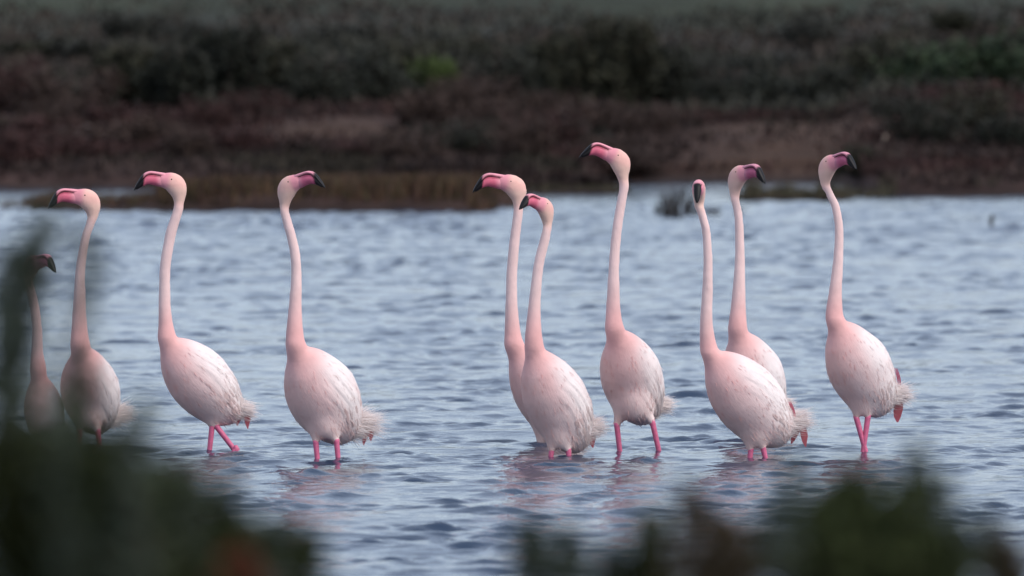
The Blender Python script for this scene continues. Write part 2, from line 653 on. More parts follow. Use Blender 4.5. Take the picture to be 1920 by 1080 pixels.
def flamingo(spec):
    rnd = np.random.default_rng(spec['seed'])
    d = ground_dist(spec['water'])
    s = d / F
    A2, B2 = spec['A'], spec['B']
    base = at(0.5 * (A2[0] + B2[0]), spec['water'], d)
    root = empty('flamingo', (base.x, base.y, BED))
    tag(root, spec['label'], 'flamingo', 'flamingos wading in the lagoon')
    org = np.array([base.x, base.y, BED])

    def P(px, py, dy=0.0):
        p = at(px, py, d)
        return np.array([p.x, p.y + dy, p.z]) - org

    Rm = spec['R'] * s
    depB = spec['depth']
    tl = spec['tail']
    a, b = P(*A2, -0.15 * depB), P(B2[0] + 0.10 * (tl[0] - B2[0]), B2[1] + 0.10 * (tl[1] - B2[1]), 0.85 * depB)
    axis_v = b - a
    tdir = unit(axis_v)
    img_n = np.array([0, -1.0, 0])
    up = unit(np.cross(tdir, np.cross(np.array([0.0, -1, 0]), tdir)))   # towards the viewer, square to the axis
    bk = unit(np.cross(tdir, up))
    if bk[2] < 0: bk = -bk                                              # up and over the back
    wfac = spec.get('w', 0.86)

    def prof(t):
        return max(1e-3, math.sin(math.pi * min(max(t, 0.0), 1.0))) ** (0.6 if t < 0.5 else 0.5)

    bulge = spec.get('bulge', 0.0)

    def surf(t, phi, lift=0.0):
        """phi 0 = back ridge, +90 = side towards the viewer"""
        r = prof(t)
        c, q = math.cos(phi), math.sin(phi)
        nrm = unit(bk * c + up * q)
        return a + axis_v * t + bk * c * (Rm * r + lift) + up * q * (Rm * wfac * r + lift) + (bk * -bulge * Rm * math.sin(math.pi * t) if c < 0 else 0), nrm

    V, Fc, off = [], [], 0

    def put(v, f):
        nonlocal off
        V.extend([tuple(x) for x in v])
        Fc.extend([tuple(i + off for i in q) for q in f])
        off += len(v)

    # trunk
    ts = 0.5 - 0.5 * np.cos(np.linspace(0.04, math.pi - 0.04, 26))
    cent = np.array([a + axis_v * t for t in ts])
    rr = np.array([prof(t) for t in ts]) * Rm
    put(*loft_mesh_data(cent, rr, rr * wfac, up, 28))
    # head frame
    sx = spec['face']
    aa, pit, hs = R(spec['turn']), R(spec['pitch']), s * spec.get('hs', 1.0)
    f0 = np.array([sx * math.cos(aa), -math.sin(aa), 0.0])
    up0 = np.array([0, 0, 1.0])
    fv = f0 * math.cos(pit) + up0 * math.sin(pit)
    uv = -f0 * math.sin(pit) + up0 * math.cos(pit)
    sv = np.cross(fv, uv)
    hc = P(*spec['head'], spec.get('headdep', -0.02))

    def H(u, v, w=0.0):
        return hc + (fv * u + uv * v + sv * w) * hs

    # neck: from deep in the chest up to the skull
    n0 = a + axis_v * 0.20
    neck = [tuple(a + axis_v * 0.34 - bk * Rm * 0.12) + (Rm * 0.45,), tuple(a + axis_v * 0.19 - bk * Rm * 0.10) + (Rm * 0.40,)]
    npx = sorted(spec['neck'], key=lambda q: -q[1])
    y0, y1 = npx[0][1], npx[-1][1]
    for (px, py, r) in npx:
        tt = (y0 - py) / (y0 - y1)
        p = P(px, py, -0.15 * depB * (1 - tt) + spec.get('headdep', -0.02) * tt)
        neck.append((p[0], p[1], p[2], r * s * (1.06 + 0.16 * (1 - smooth(0.0, 0.22, tt)))))
    hn = []
    for i, (u, v, ra, rb) in enumerate(HEAD):
        q = min(1.0, i / 3.0)                        # the nape keeps to the neck's line, the face follows the tilt
        flat = hc + (f0 * u + up0 * v) * hs
        hn.append(tuple(np.array(H(u, v)) * q + flat * (1 - q)) + (ra * hs, rb * hs))
    neck.append(hn[0][:4])
    nk = catmull(neck, 7)
    put(*loft_mesh_data(nk[:, :3], nk[:, 3], nk[:, 3] * 0.96, (0, 1, 0.01), 20))
    hk = catmull(hn, 5)
    put(*loft_mesh_data(hk[:, :3], hk[:, 3], hk[:, 4], sv, 20))
    # feathered thighs
    for lg in spec['legs']:
        p0 = P(lg[0][0], lg[0][1], spec['legdep'])
        q = P(lg[1][0], lg[1][1], spec['legdep'])
        tdir2 = unit(q - p0)
        mid = a + axis_v * 0.50 - bk * Rm * 0.12
        pm = mid * 0.42 + p0 * 0.58
        th = catmull([tuple(mid) + (Rm * 0.52,), tuple(pm) + (Rm * 0.34,), tuple(p0 * 0.88 + mid * 0.12) + (Rm * 0.17,), tuple(p0 - tdir2 * 3 * s) + (6.2 * s,),
                      tuple(p0 + tdir2 * 4 * s) + (4.2 * s,)], 5)
        put(*loft_mesh_data(th[:, :3], th[:, 3], th[:, 3], (0, 1, 0.02), 16))
    # lower belly, filled down to where the legs leave it
    lm = np.mean([P(lg[0][0], lg[0][1], spec['legdep']) for lg in spec['legs']], axis=0) + np.array([0, 0, 0.46 * Rm])
    gap = abs(spec['legs'][0][0][0] - spec['legs'][1][0][0]) * s
    br = max(0.42 * Rm, 0.55 * gap)
    lm[2] += 0.75 * (br - 0.42 * Rm)
    ms = a + axis_v * 0.42
    bl = catmull([tuple(ms) + (Rm * 0.7,), tuple(ms * 0.4 + lm * 0.6) + ((Rm * 0.62 + br) * 0.5,), tuple(lm) + (br * 0.93,), tuple(lm + unit(lm - ms) * br * 0.62) + (br * 0.62,),
                  tuple(lm + unit(lm - ms) * br * 0.94) + (br * 0.16,)], 5)
    put(*loft_mesh_data(bl[:, :3], bl[:, 3], bl[:, 3] * 0.85, (0, 1, 0.02), 22))
    # rump swelling that carries the tail
    tp = P(*spec['tail'], 0.9 * depB)
    st = a + axis_v * 0.80
    rp = catmull([tuple(st) + (Rm * 0.55,), tuple(st * 0.45 + tp * 0.55) + (Rm * 0.38,), tuple(st * 0.12 + tp * 0.88) + (Rm * 0.24,), tuple(tp) + (Rm * 0.12,)], 6)
    put(*loft_mesh_data(rp[:, :3], rp[:, 3], rp[:, 3] * 0.8, (0, 1, 0.02), 16))

    tmp = bpy.data.meshes.new('tmp')
    tmp.from_pydata(V, [], Fc)
    tmp.update()
    to = bpy.data.objects.new('tmp', tmp)
    col.objects.link(to)
    md = to.modifiers.new('r', 'REMESH')
    md.mode = 'VOXEL'
    md.voxel_size = 0.0052
    md.adaptivity = 0
    sm = to.modifiers.new('s', 'SMOOTH')
    sm.factor = 0.5
    sm.iterations = 15
    dg = bpy.context.evaluated_depsgraph_get()
    me = bpy.data.meshes.new_from_object(to.evaluated_get(dg))
    bpy.data.objects.remove(to)
    me.name = 'body'
    nv = len(me.vertices)
    co = np.empty(nv * 3)
    me.vertices.foreach_get('co', co)
    co = co.reshape(-1, 3)
    # settle the joins of trunk, neck root, thighs and rump into one soft surface
    ed = np.empty(len(me.edges) * 2, dtype=np.int32)
    me.edges.foreach_get('vertices', ed)
    ed = ed.reshape(-1, 2)
    deg = np.bincount(ed.ravel(), minlength=nv).astype(float)
    tt = (co - a) @ axis_v / (axis_v @ axis_v)
    below = smooth(0.035, -0.03, co[:, 2] - (a + axis_v * 0.06)[2])
    legp = np.array([P(lg[0][0], lg[0][1], spec['legdep']) for lg in spec['legs']])
    nearleg = np.min(((co[:, None, :] - legp[None]) ** 2).sum(-1), 1) ** 0.5
    wt = (below * smooth(0.012, 0.045, nearleg))[:, None]
    i0, i1 = ed[:, 0], ed[:, 1]
    for _ in range(60):
        av = np.stack([np.bincount(i0, co[i1, k], nv) + np.bincount(i1, co[i0, k], nv) for k in range(3)], 1) / deg[:, None]
        co = co + (av - co) * 0.6 * wt
    me.vertices.foreach_set('co', co.ravel())
    me.update()
    nr = np.empty(nv * 3)
    me.vertices.foreach_get('normal', nr)
    nr = nr.reshape(-1, 3)
    # plumage colour from the nearest station of neck, head or trunk
    ctrl, cc, rad = [], [], []
    for i, q in enumerate(nk):
        t = i / (len(nk) - 1)
        base_c = DEEP * (1 - smooth(0.26, 0.5, t)) + (PINK * 0.12 + PALE * 0.88) * smooth(0.26, 0.5, t)
        base_c = base_c * (1 - smooth(0.8, 1, t)) + (PEACH * .5 + PALE * .5) * smooth(0.8, 1, t)
        ctrl.append(q[:3]); cc.append(base_c); rad.append(max(q[3], 0.018))
    for i, q in enumerate(hk):
        t = i / (len(hk) - 1)
        ctrl.append(q[:3]); cc.append(PEACH * (1 - smooth(0.7, 1, t)) + LIGHTROSE * smooth(0.7, 1, t)); rad.append(q[3])
    for t in np.linspace(0.02, 1.0, 14):
        w = smooth(0.1, 0.75, t)
        ctrl.append(a + axis_v * t); cc.append((PINK * .8 + PALE * .2) * (1 - w) + (WHITE * .35 + PALE * .65) * w); rad.append(max(prof(t) * Rm, 0.05))
    for q in rp[8:]:
        ctrl.append(q[:3]); cc.append(WHITE); rad.append(max(q[3] * 1.2, 0.03))
    ctrl, cc, rad = np.array(ctrl), np.array(cc), np.array(rad)
    D2 = ((co[:, None, :] - ctrl[None]) ** 2).sum(-1) / (rad[None] ** 2)
    wgt = np.exp(-1.8 * D2) + 1e-12
    colr = (wgt @ cc) / wgt.sum(1, keepdims=True)
    # back whiter, belly a warm buff pink
    rel = co - a
    tt = rel @ axis_v / (axis_v @ axis_v)
    hgt = (rel - tt[:, None] * axis_v) @ bk / Rm
    nkd = np.min(((co[:, None, :] - nk[None, 14::3, :3]) ** 2).sum(-1), 1) ** 0.5
    onb = smooth(0.02, 0.07, nkd) * smooth(0.05, 0.25, tt)
    w = (smooth(0.0, 0.7, hgt) * onb * 0.85)[:, None]
    colr = colr * (1 - w) + WHITE * w
    w = (smooth(0.0, 0.8, -hgt) * onb * 0.5)[:, None]
    colr = colr * (1 - w) + np.array([0.80, 0.47, 0.39]) * w
    # chin and lower cheek cream
    hr = (co - hc) / hs
    hu, hv = hr @ fv, hr @ uv
    w = (smooth(2, -14, hv) * smooth(-40, -26, hv) * smooth(34, 20, np.abs(hu)) * 0.55)[:, None]
    colr = colr * (1 - w) + CREAM * w
    # bare pink skin between eye and bill
    w = (smooth(10, 24, hu + 0.25 * hv) * smooth(-12, 0, hv) * (np.abs(hv) < 40))[:, None]
    colr = colr * (1 - w) + LIGHTROSE * w
    # rows of contour feathers: a shallow scalloped relief running chest to tail
    ph = np.arctan2((rel - tt[:, None] * axis_v) @ up, (rel - tt[:, None] * axis_v) @ bk)
    L = np.linalg.norm(axis_v)
    uu, vv = tt * L / 0.042, ph * Rm / 0.034
    row = np.floor(uu)
    fu = uu - row
    fvv = (vv + 0.5 * (row % 2) + 0.25 * np.sin(row * 3.1)) % 1.0 - 0.5
    scal = smooth(0.0, 1.0, fu - 1.2 * fvv ** 2) * smooth(1.0, 0.86, fu)
    body_only = smooth(0.03, 0.08, nkd) * smooth(0.06, 0.2, tt) * smooth(1.02, 0.9, tt)
    lum = lumpy(uu * 0.9 + 3 * spec['seed'], vv * 0.45, 1.2, spec['seed'])
    warp = vv * 0.85 + 0.55 * lumpy(uu * 0.55, vv * 0.5, 1.0, spec['seed'] + 40) + 0.18 * uu
    sawf = warp - np.floor(warp)
    layer = sawf * smooth(1.0, 0.72, sawf)                      # one feather layer overlapping the next
    w2 = vv * 1.9 + 0.8 * lumpy(uu * 0.7, vv * 0.7, 1.0, spec['seed'] + 140) + 0.55 * uu
    s2 = w2 - np.floor(w2)
    layer2 = s2 * smooth(1.0, 0.7, s2)
    mask = body_only * smooth(-0.3, 0.5, hgt) * smooth(0.2, 0.4, tt) * smooth(-0.4, 0.5, lumpy(uu * 0.5, vv * 0.6, 1.0, spec['seed'] + 80))
    co2 = co + nr * (lum * 0.0016 * body_only + layer * 0.0036 * mask + layer2 * 0.0016 * mask + 0.0007 * (1 - body_only) * lumpy(co[:, 2] * 0.8, co[:, 0] + co[:, 1], 70, spec['seed'] + 3))[:, None]
    me.vertices.foreach_set('co', co2.ravel())
    colr = colr * (1 + 0.02 * (scal - 0.5)[:, None] * body_only[:, None])
    mott = lumpy(uu * 0.8 + 9, vv * 1.3, 1.0, spec['seed'] + 7) * body_only
    colr = colr * (1 - 0.16 * np.clip(mott, 0, 1)[:, None]) + PINK * 0.16 * np.clip(mott, 0, 1)[:, None]
    colr = colr * (1 - 0.12 * np.clip(-mott, 0, 1)[:, None]) + WHITE * 0.12 * np.clip(-mott, 0, 1)[:, None]
    fa = me.attributes.new('flow', 'FLOAT_VECTOR', 'POINT')
    fa.data.foreach_set('vector', np.stack([uu + 10 * spec['seed'], vv, 0 * uu], 1).astype(np.float32).ravel())
    ca = me.color_attributes.new('tint', 'FLOAT_COLOR', 'POINT')
    c4 = np.ones((nv, 4), dtype=np.float32)
    c4[:, :3] = np.clip(colr, 0, 1)
    ca.data.foreach_set('color', c4.ravel())
    me.materials.clear()
    me.materials.append(M_PLUM)
    me.polygons.foreach_set('use_smooth', np.ones(len(me.polygons), dtype=bool))
    me.update()
    link('body', me, root)

    # short contour barbs lying over trunk and neck, longer loose plumes towards the rump
    acc = Acc()
    n = 4200
    pick = rnd.integers(0, nv, n)
    pb, nb, cb = co2[pick], nr[pick], colr[pick]
    onbody = body_only[pick]
    down = np.where((onbody > 0.3)[:, None], tdir, np.array([0, 0, -1.0]))
    dv = down - nb * (down * nb).sum(1, keepdims=True)
    dv = dv / (np.linalg.norm(dv, axis=1, keepdims=True) + 1e-6) + nb * 0.035 + rnd.normal(size=(n, 3)) * 0.07
    dv /= np.linalg.norm(dv, axis=1, keepdims=True)
    headfree = (rnd.random(n) < 0.25 + 0.75 * smooth(0.35, 0.75, tt[pick]) * smooth(-0.5, 0.3, hgt[pick])) & (np.linalg.norm(pb - hc, axis=1) > 0.075) & (np.min(((pb[:, None, :] - legp[None]) ** 2).sum(-1), 1) > 0.02 ** 2)
    rear = smooth(0.45, 0.95, tt[pick]) * onbody
    ln = (0.006 + 0.016 * onbody + 0.016 * rear * rnd.random(n)) * rnd.uniform(0.6, 1.3, n)
    wd = 0.0014 + 0.0030 * onbody
    k = headfree
    strands_np(acc, (pb - nb * 0.001)[k], dv[k], ln[k], wd[k], -nb[k] * 0.0, np.clip(cb[k] * rnd.uniform(0.99, 1.06, (k.sum(), 1)), 0, 0.95), rnd, 2, nb[k])
    po = link('contour_feathers', acc.mesh('contour_feathers', M_FEATHER), root)
    po['kind'] = 'stuff'

    # bill
    bill_shade = 0.75 * spec.get('bill_shade', 0.0)  # shaded look of the right-facing bills, put into their colour as mauve
    rose = ROSE * (1 - bill_shade) + np.array([0.34, 0.10, 0.20]) * bill_shade
    light = LIGHTROSE * (1 - bill_shade) + np.array([0.50, 0.22, 0.30]) * bill_shade
    for nm, prof_l in (('lower_bill', LOWER), ('upper_bill', UPPER)):
        k = catmull(prof_l, 4)
        cen = np.array([H(q[0], q[1]) for q in k])
        v, f = loft_mesh_data(cen, np.abs(k[:, 2]) * hs, np.abs(k[:, 3]) * hs, sv, 16)
        r_ = (v - hc) / hs
        u_, v_ = r_ @ fv, r_ @ uv
        if nm == 'lower_bill':
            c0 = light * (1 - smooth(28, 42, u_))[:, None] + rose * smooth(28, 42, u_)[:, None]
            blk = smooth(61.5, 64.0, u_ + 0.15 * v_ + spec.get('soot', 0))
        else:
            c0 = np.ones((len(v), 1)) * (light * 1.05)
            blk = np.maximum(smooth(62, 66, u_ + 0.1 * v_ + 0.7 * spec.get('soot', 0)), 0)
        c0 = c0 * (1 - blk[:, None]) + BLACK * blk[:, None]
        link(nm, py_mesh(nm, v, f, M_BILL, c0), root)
    # dark gape line between the mandibles
    for sg in (-1, 1):
        g = catmull([(30, 17.2, 8.0), (40, 19.2, 8.3), (49, 20.0, 8.0), (57, 17.9, 7.3), (63, 12.0, 6.2)], 4)
        cen = np.array([H(q[0], q[1], sg * q[2] * 0.93) for q in g])
        v, f = loft_mesh_data(cen, np.full(len(g), 0.6 * hs), np.full(len(g), 0.6 * hs), sv, 6)
        link('gape_line', py_mesh('gape_line', v, f, M_BILL, np.ones((len(v), 3)) * BLACK * 2), root)
    # eyes
    for sg in (-1, 1):
        k = catmull([(11.2, 11.6, 0.3), (11.2, 11.6, 1.9)], 4)
        cen = np.array([H(10.5, 11.0, sg * (10.6 + i * 0.35)) for i in range(6)])
        rr_ = np.array([0.5, 1.2, 1.6, 1.5, 1.1, 0.4]) * hs
        v, f = loft_mesh_data(cen, rr_, rr_, uv, 10)
        dist = np.linalg.norm((v - H(10.5, 11.0, sg * 11.5)) - np.outer((v - H(10.5, 11.0, sg * 11.5)) @ sv, sv), axis=1) / hs
        cl = np.where((dist < 1.1)[:, None], BLACK, np.array([0.30, 0.20, 0.08]))
        link('eye', py_mesh('eye', v, f, M_EYE, cl), root)

    # legs: tibia, ankle knob, shank down to the mud, webbed foot
    for lg in spec['legs']:
        p0 = P(lg[0][0], lg[0][1], spec['legdep'])
        p1 = P(lg[1][0], lg[1][1], spec['legdep'])
        dirn = unit(p1 - p0)
        pts = [tuple(p0 - dirn * 6 * s) + (5.5 * s,), tuple(p0 * .5 + p1 * .5) + (5.0 * s,)]
        if lg[2] == 'ankle':
            pts += [tuple(p1 - dirn * 7 * s) + (5.2 * s,), tuple(p1) + (7.4 * s,)]
            q = p1 + np.array([-0.03, 0.02, -0.12])
        else:
            pts += [tuple(p1) + (4.8 * s,)]
            q = p1 + dirn * 0.10
            pts += [tuple(q - dirn * 0.03) + (5.0 * s,), tuple(q) + (7.0 * s,)]
            q = q + np.array([0.0, 0.0, -0.04])
        pts += [tuple(q) + (4.8 * s,), (q[0] - 0.02, q[1], 0.03, 4.2 * s)]
        k = catmull(pts, 5)
        v, f = loft_mesh_data(k[:, :3], k[:, 3], k[:, 3], (0, 1, 0.03), 12)
        lc = LEGC * (1 - 0.25 * spec.get('legdark', 0))
        zj = np.exp(-(((v - p1) ** 2).sum(1)) / (0.016 ** 2))[:, None]
        leg = link('leg', py_mesh('leg', v, f, M_LEG, lc * (1 + 0.1 * zj)), root)
        ft = np.array([q[0] - 0.02, q[1], 0.012])
        vv_ = [ft + np.array([0.012, 0, 0.012]), ft + np.array([-0.085, -0.045, 0]), ft + np.array([-0.10, 0, 0]), ft + np.array([-0.085, 0.045, 0]),
               ft + np.array([0.03, 0, 0])]
        vv_ += [x + np.array([0, 0, -0.010]) for x in vv_]
        ff = [(0, 1, 2), (0, 2, 3), (0, 4, 1), (0, 3, 4), (5, 7, 6), (5, 8, 7), (5, 6, 9), (5, 9, 8),
              (1, 4, 9, 6), (2, 1, 6, 7), (3, 2, 7, 8), (4, 3, 8, 9)]
        link('foot', py_mesh('foot', vv_, ff, M_LEG, np.ones((10, 3)) * LEGC), leg)

    # folded wings: overlapping vanes that hug the flank, a hair proud at their tips
    polys = [tuple(q.vertices) for q in me.polygons]
    bvh = BVHTree.FromPolygons([Vector(x) for x in co2], polys)
    first = np.array([q[0] for q in polys])

    def skin(t, phi, lift):
        p_, n_ = surf(t, phi, 0.03)
        loc, nrm, ind, dist = bvh.ray_cast(Vector(p_ + n_ * 0.05), Vector(-n_))
        if loc is None:
            loc, nrm, ind, dist = bvh.find_nearest(Vector(p_))
        return np.array(loc) + np.array(nrm) * lift, np.array(nrm), c4[first[ind], :3]

    for sg in (1, -1):
        acc = Acc()
        for i in range(5):
            t0 = 0.48 + 0.085 * i
            ln = 0.26
            nf = 6
            for j in range(nf):
                phi = R(4 + (j + 0.5 * (i % 2)) * (84 - 4 * i) / nf + rnd.normal(0, 2.4)) * sg
                t1 = min(0.985, t0 + ln + rnd.normal(0, 0.02))
                pts, ac, nn, cl = [], [], [], []
                for m in range(5):
                    q = m / 4
                    lift = -0.0026 + 0.0042 * q ** 1.2
                    p_, n_, c_ = skin(t0 + (t1 - t0) * q, phi - sg * R(4) * q, lift)
                    pts.append(p_); nn.append(n_)
                    cl.append(c_ * (1 - 0.4 * smooth(0.5, 1, q)) + 0.4 * smooth(0.5, 1, q) * (c_ * 0.35 + WHITE * 0.65))
                for m in range(5):
                    tn = unit(pts[min(m + 1, 4)] - pts[max(m - 1, 0)])
                    ac.append(unit(np.cross(nn[m], tn)))
                feather_grid(acc, pts, 0.026 + 0.008 * rnd.random(), np.array(ac), np.array(nn), np.array(cl), 5, 0.55)
        wing = link('wing', acc.mesh('wing', M_FEATHER), root)
        if spec.get('red') and sg == 1:
            acc = Acc()
            p0 = P(spec['red'][0], spec['red'][1], 0.55 * depB)
            p1 = P(spec['red'][2], spec['red'][3], 0.55 * depB)
            for j in range(3):
                o_ = np.array([0.004 * (j - 1), -0.012 * (j - 1), 0])
                feather_grid(acc, [p0 + o_ + (p1 - p0) * q + np.array([0.004 * math.sin(q * 3), -0.004, 0]) for q in np.linspace(0, 1, 5)],
                             0.006, unit(np.array([0.6, -0.8, 0])), unit(np.array([0.8, 0.6, 0])), RED, 3, 0.3)
            r_o = link('red_coverts', acc.mesh('red_coverts', M_FEATHER), wing)
            r_o['label'] = 'sliver of crimson wing coverts above the tail'

    # tail: short white vanes plus wind-blown fluff
    acc = Acc()
    tdv = unit(tp - st)
    fl = spec.get('fluff', 1.0)
    n = int(1900 * fl)
    q = rnd.uniform(0.15, 1.0, (n, 1))
    ring = np.cross(rnd.normal(size=(n, 3)), tdv)
    ring /= np.linalg.norm(ring, axis=1, keepdims=True)
    ring *= Rm * (0.46 - 0.30 * q) * rnd.uniform(0.7, 1.08, (n, 1))
    dv = tdv + ring / Rm * 0.9 + np.array([0.35, 0, 0.0]) + rnd.normal(size=(n, 3)) * 0.26
    dv /= np.linalg.norm(dv, axis=1, keepdims=True)
    strands_np(acc, st * (1 - q) + tp * q + ring, dv, (0.018 + 0.055 * rnd.random(n) ** 2.2) * fl, rnd.uniform(0.0016, 0.0034, n), np.array([0.02, 0, -0.05]),
               np.minimum(WHITE * rnd.uniform(1.04, 1.14, (n, 1)), 0.93), rnd, 3, ring / Rm + np.array([0, -0.15, 0.25]))
    link('tail', acc.mesh('tail', M_FEATHER), root)

    # drooping salmon feathers under the tail
    if spec.get('droop'):
        for (x0, y0_, x1, y1_, wd) in spec['droop']:
            acc = Acc()
            p0, p1 = P(x0, y0_, 0.8 * depB), P(x1, y1_, 0.8 * depB)
            for j in range(3):
                o_ = np.array([0.003 * (j - 1), 0.010 * (j - 1), 0.004 * j])
                feather_grid(acc, [p0 + o_ + (p1 - p0) * q * (1 - 0.08 * j) for q in np.linspace(0, 1, 5)], wd * s,
                             unit(np.array([0.9, 0.3, 0.05])), unit(np.array([0.3, -0.9, 0.1])),
                             np.array([SALMON * (1 - q * .5) + RED * q * .5 for q in np.linspace(0, 1, 5)]), 3, 0.25)
            o = link('drooping_feather', acc.mesh('drooping_feather', M_FEATHER), root)
            o['label'] = 'salmon pink feather hanging below the tail'
    return root


BIRDS = [
    dict(seed=1, water=836, label='half-hidden small flamingo at the left edge, lowest head, bill to the right, behind foliage',
         A=(74, 700), B=(86, 850), R=40, depth=0.14, head=(57, 500), face=1, turn=48, pitch=0, hs=0.95, bill_shade=0.7, legdep=0.06,
         neck=[(56, 540, 9), (65, 575, 9), (70, 620, 9.5), (70, 660, 11), (72, 690, 13)],
         legs=[((74, 834), (73, 852), ''), ((94, 834), (95, 852), '')], tail=(112, 800), fluff=0.6),
    dict(seed=2, water=838, label='flamingo seen chest-on at far left, bill to the left, feet lost in the dark bush',
         A=(156, 652), B=(172, 822), R=57, depth=0.26, head=(169, 376), face=-1, turn=12, pitch=-4, bill_shade=0.0, legdep=0.06,
         neck=[(174, 408, 8.5), (168, 425, 8), (161, 446, 8), (152, 503, 9), (150, 561, 11), (150, 620, 14), (152, 650, 16)],
         legs=[((148, 812), (146, 845), ''), ((182, 812), (186, 845), '')], tail=(222, 778), fluff=1.1),
    dict(seed=3, water=846, label='flamingo alone left of centre, bill to the left, one pink leg kicked out behind',
         A=(308, 638), B=(440, 797), R=61, depth=0.12, head=(331, 347), face=-1, turn=10, pitch=0, bill_shade=0.05, legdep=0.04,
         neck=[(334, 395, 9), (326, 420, 9.5), (319, 445, 10), (310, 503, 10), (309, 561, 10.8), (311, 605, 12.5), (315, 640, 16)],
         legs=[((397, 800), (392, 846), ''), ((404, 799), (441, 847), 'ankle')], tail=(466, 772), fluff=0.75,
         droop=[(452, 762, 445, 800, 12), (460, 766, 465, 806, 9)], w=0.84),
    dict(seed=4, water=862, label='flamingo left of centre with its bill to the right and a ragged wind-blown rump',
         A=(556, 653), B=(648, 837), R=69, depth=0.18, head=(538, 353), face=1, turn=26, pitch=8, bill_shade=0.45, legdep=0.02,
         neck=[(534, 396, 8.3), (539, 417, 8.6), (546, 441, 9), (553, 473, 9.2), (556, 512, 9.6), (554, 568, 11.5), (553, 623, 14.5), (556, 652, 17)],
         legs=[((592, 832), (595, 864), ''), ((631, 830), (634, 864), '')], tail=(688, 796), fluff=1.3,
         droop=[(688, 806, 682, 838, 9), (694, 808, 696, 830, 8)]),
    dict(seed=5, water=834, label='flamingo mostly hidden behind its neighbour, bill to the left over the nearer head',
         A=(964, 652), B=(1080, 842), R=56, depth=0.12, head=(967, 351), face=-1, turn=8, pitch=0, hs=1.02, bill_shade=0.0, legdep=0.03,
         neck=[(972, 393, 9), (969, 420, 9), (965, 451, 9.5), (960, 508, 10), (959, 566, 11), (961, 623, 13.5), (965, 650, 16)],
         legs=[((1012, 838), (1006, 852), ''), ((1040, 838), (1044, 852), '')], tail=(1100, 806), fluff=0.6),
    dict(seed=6, water=856, label='nearer flamingo of the overlapping centre pair, lower head and bill to the left',
         A=(998, 655), B=(1086, 858), R=62, depth=0.14, head=(1024, 393), face=-1, turn=48, pitch=8, hs=0.93, bill_shade=0.1, legdep=0.03,
         neck=[(1026, 428, 8.2), (1021, 451, 9), (1011, 491, 9.5), (1005, 537, 10), (1001, 594, 12.5), (1001, 645, 15)],
         legs=[((1066, 848), (1067, 862), ''), ((1034, 848), (1032, 862), '')], tail=(1118, 800), fluff=0.9,
         droop=[(1108, 810, 1114, 842, 11)]),
    dict(seed=7, water=850, label='tallest flamingo, right of centre, black-tipped bill raised to the left, legs apart',
         A=(1158, 620), B=(1208, 804), R=60, depth=0.24, head=(1164, 304), face=-1, turn=12, pitch=13, bill_shade=0.0, legdep=0.05,
         neck=[(1170, 350, 9), (1167, 368, 8.6), (1158, 422, 9), (1152, 480, 9.5), (1150, 537, 11), (1150, 590, 13.2), (1153, 622, 16)],
         legs=[((1157, 800), (1163, 852), ''), ((1224, 794), (1237, 852), '')], tail=(1252, 762), fluff=0.75),
    dict(seed=8, water=858, label='flamingo staring straight at the camera, narrow black bill, in front of another',
         A=(1330, 663), B=(1472, 842), R=66, depth=0.12, head=(1310, 357), face=-1, turn=86, pitch=-9, hs=0.98, bill_shade=0.3, legdep=0.02, bulge=0.0,
         headdep=-0.04, soot=7,
         neck=[(1313, 392, 7.6), (1318, 410, 7.8), (1324, 436, 8), (1327, 490, 8.6), (1326, 547, 10), (1324, 604, 11.5), (1328, 650, 14), (1334, 668, 16)],
         legs=[((1408, 846), (1406, 862), ''), ((1432, 844), (1436, 862), '')], tail=(1506, 786), fluff=1.0,
         red=(1481, 754, 1490, 784), droop=[(1502, 800, 1487, 834, 12), (1506, 800, 1514, 840, 11)]),
    dict(seed=9, water=822, label='flamingo standing behind the camera-facing one, bill to the right, lower body hidden',
         A=(1384, 622), B=(1440, 802), R=59, depth=0.16, head=(1381, 333), face=1, turn=50, pitch=0, hs=1.0, bill_shade=0.75, legdep=0.05,
         neck=[(1378, 376, 7.8), (1384, 403, 8), (1387, 461, 8.6), (1386, 518, 10.5), (1384, 576, 13.5), (1383, 618, 15.5)],
         legs=[((1410, 798), (1408, 830), ''), ((1440, 798), (1442, 830), '')], tail=(1482, 760), fluff=0.6),
    dict(seed=10, water=846, label='rightmost flamingo, bill to the right, crossed pink legs and a crimson wing sliver',
         A=(1568, 603), B=(1655, 789), R=62, depth=0.14, head=(1550, 314), face=1, turn=48, pitch=5, hs=0.98, bill_shade=0.7, legdep=0.04,
         neck=[(1552, 356, 7), (1558, 369, 7.2), (1567, 390, 7.8), (1573, 432, 8.2), (1571, 490, 9.5), (1566, 547, 12), (1564, 590, 14.4), (1568, 608, 16)],
         legs=[((1607, 786), (1624, 848), ''), ((1628, 784), (1619, 848), '')], tail=(1697, 738), fluff=0.95,
         red=(1681, 692, 1688, 724), droop=[(1688, 752, 1687, 794, 17)]),
]
for b in BIRDS:
    flamingo(b)

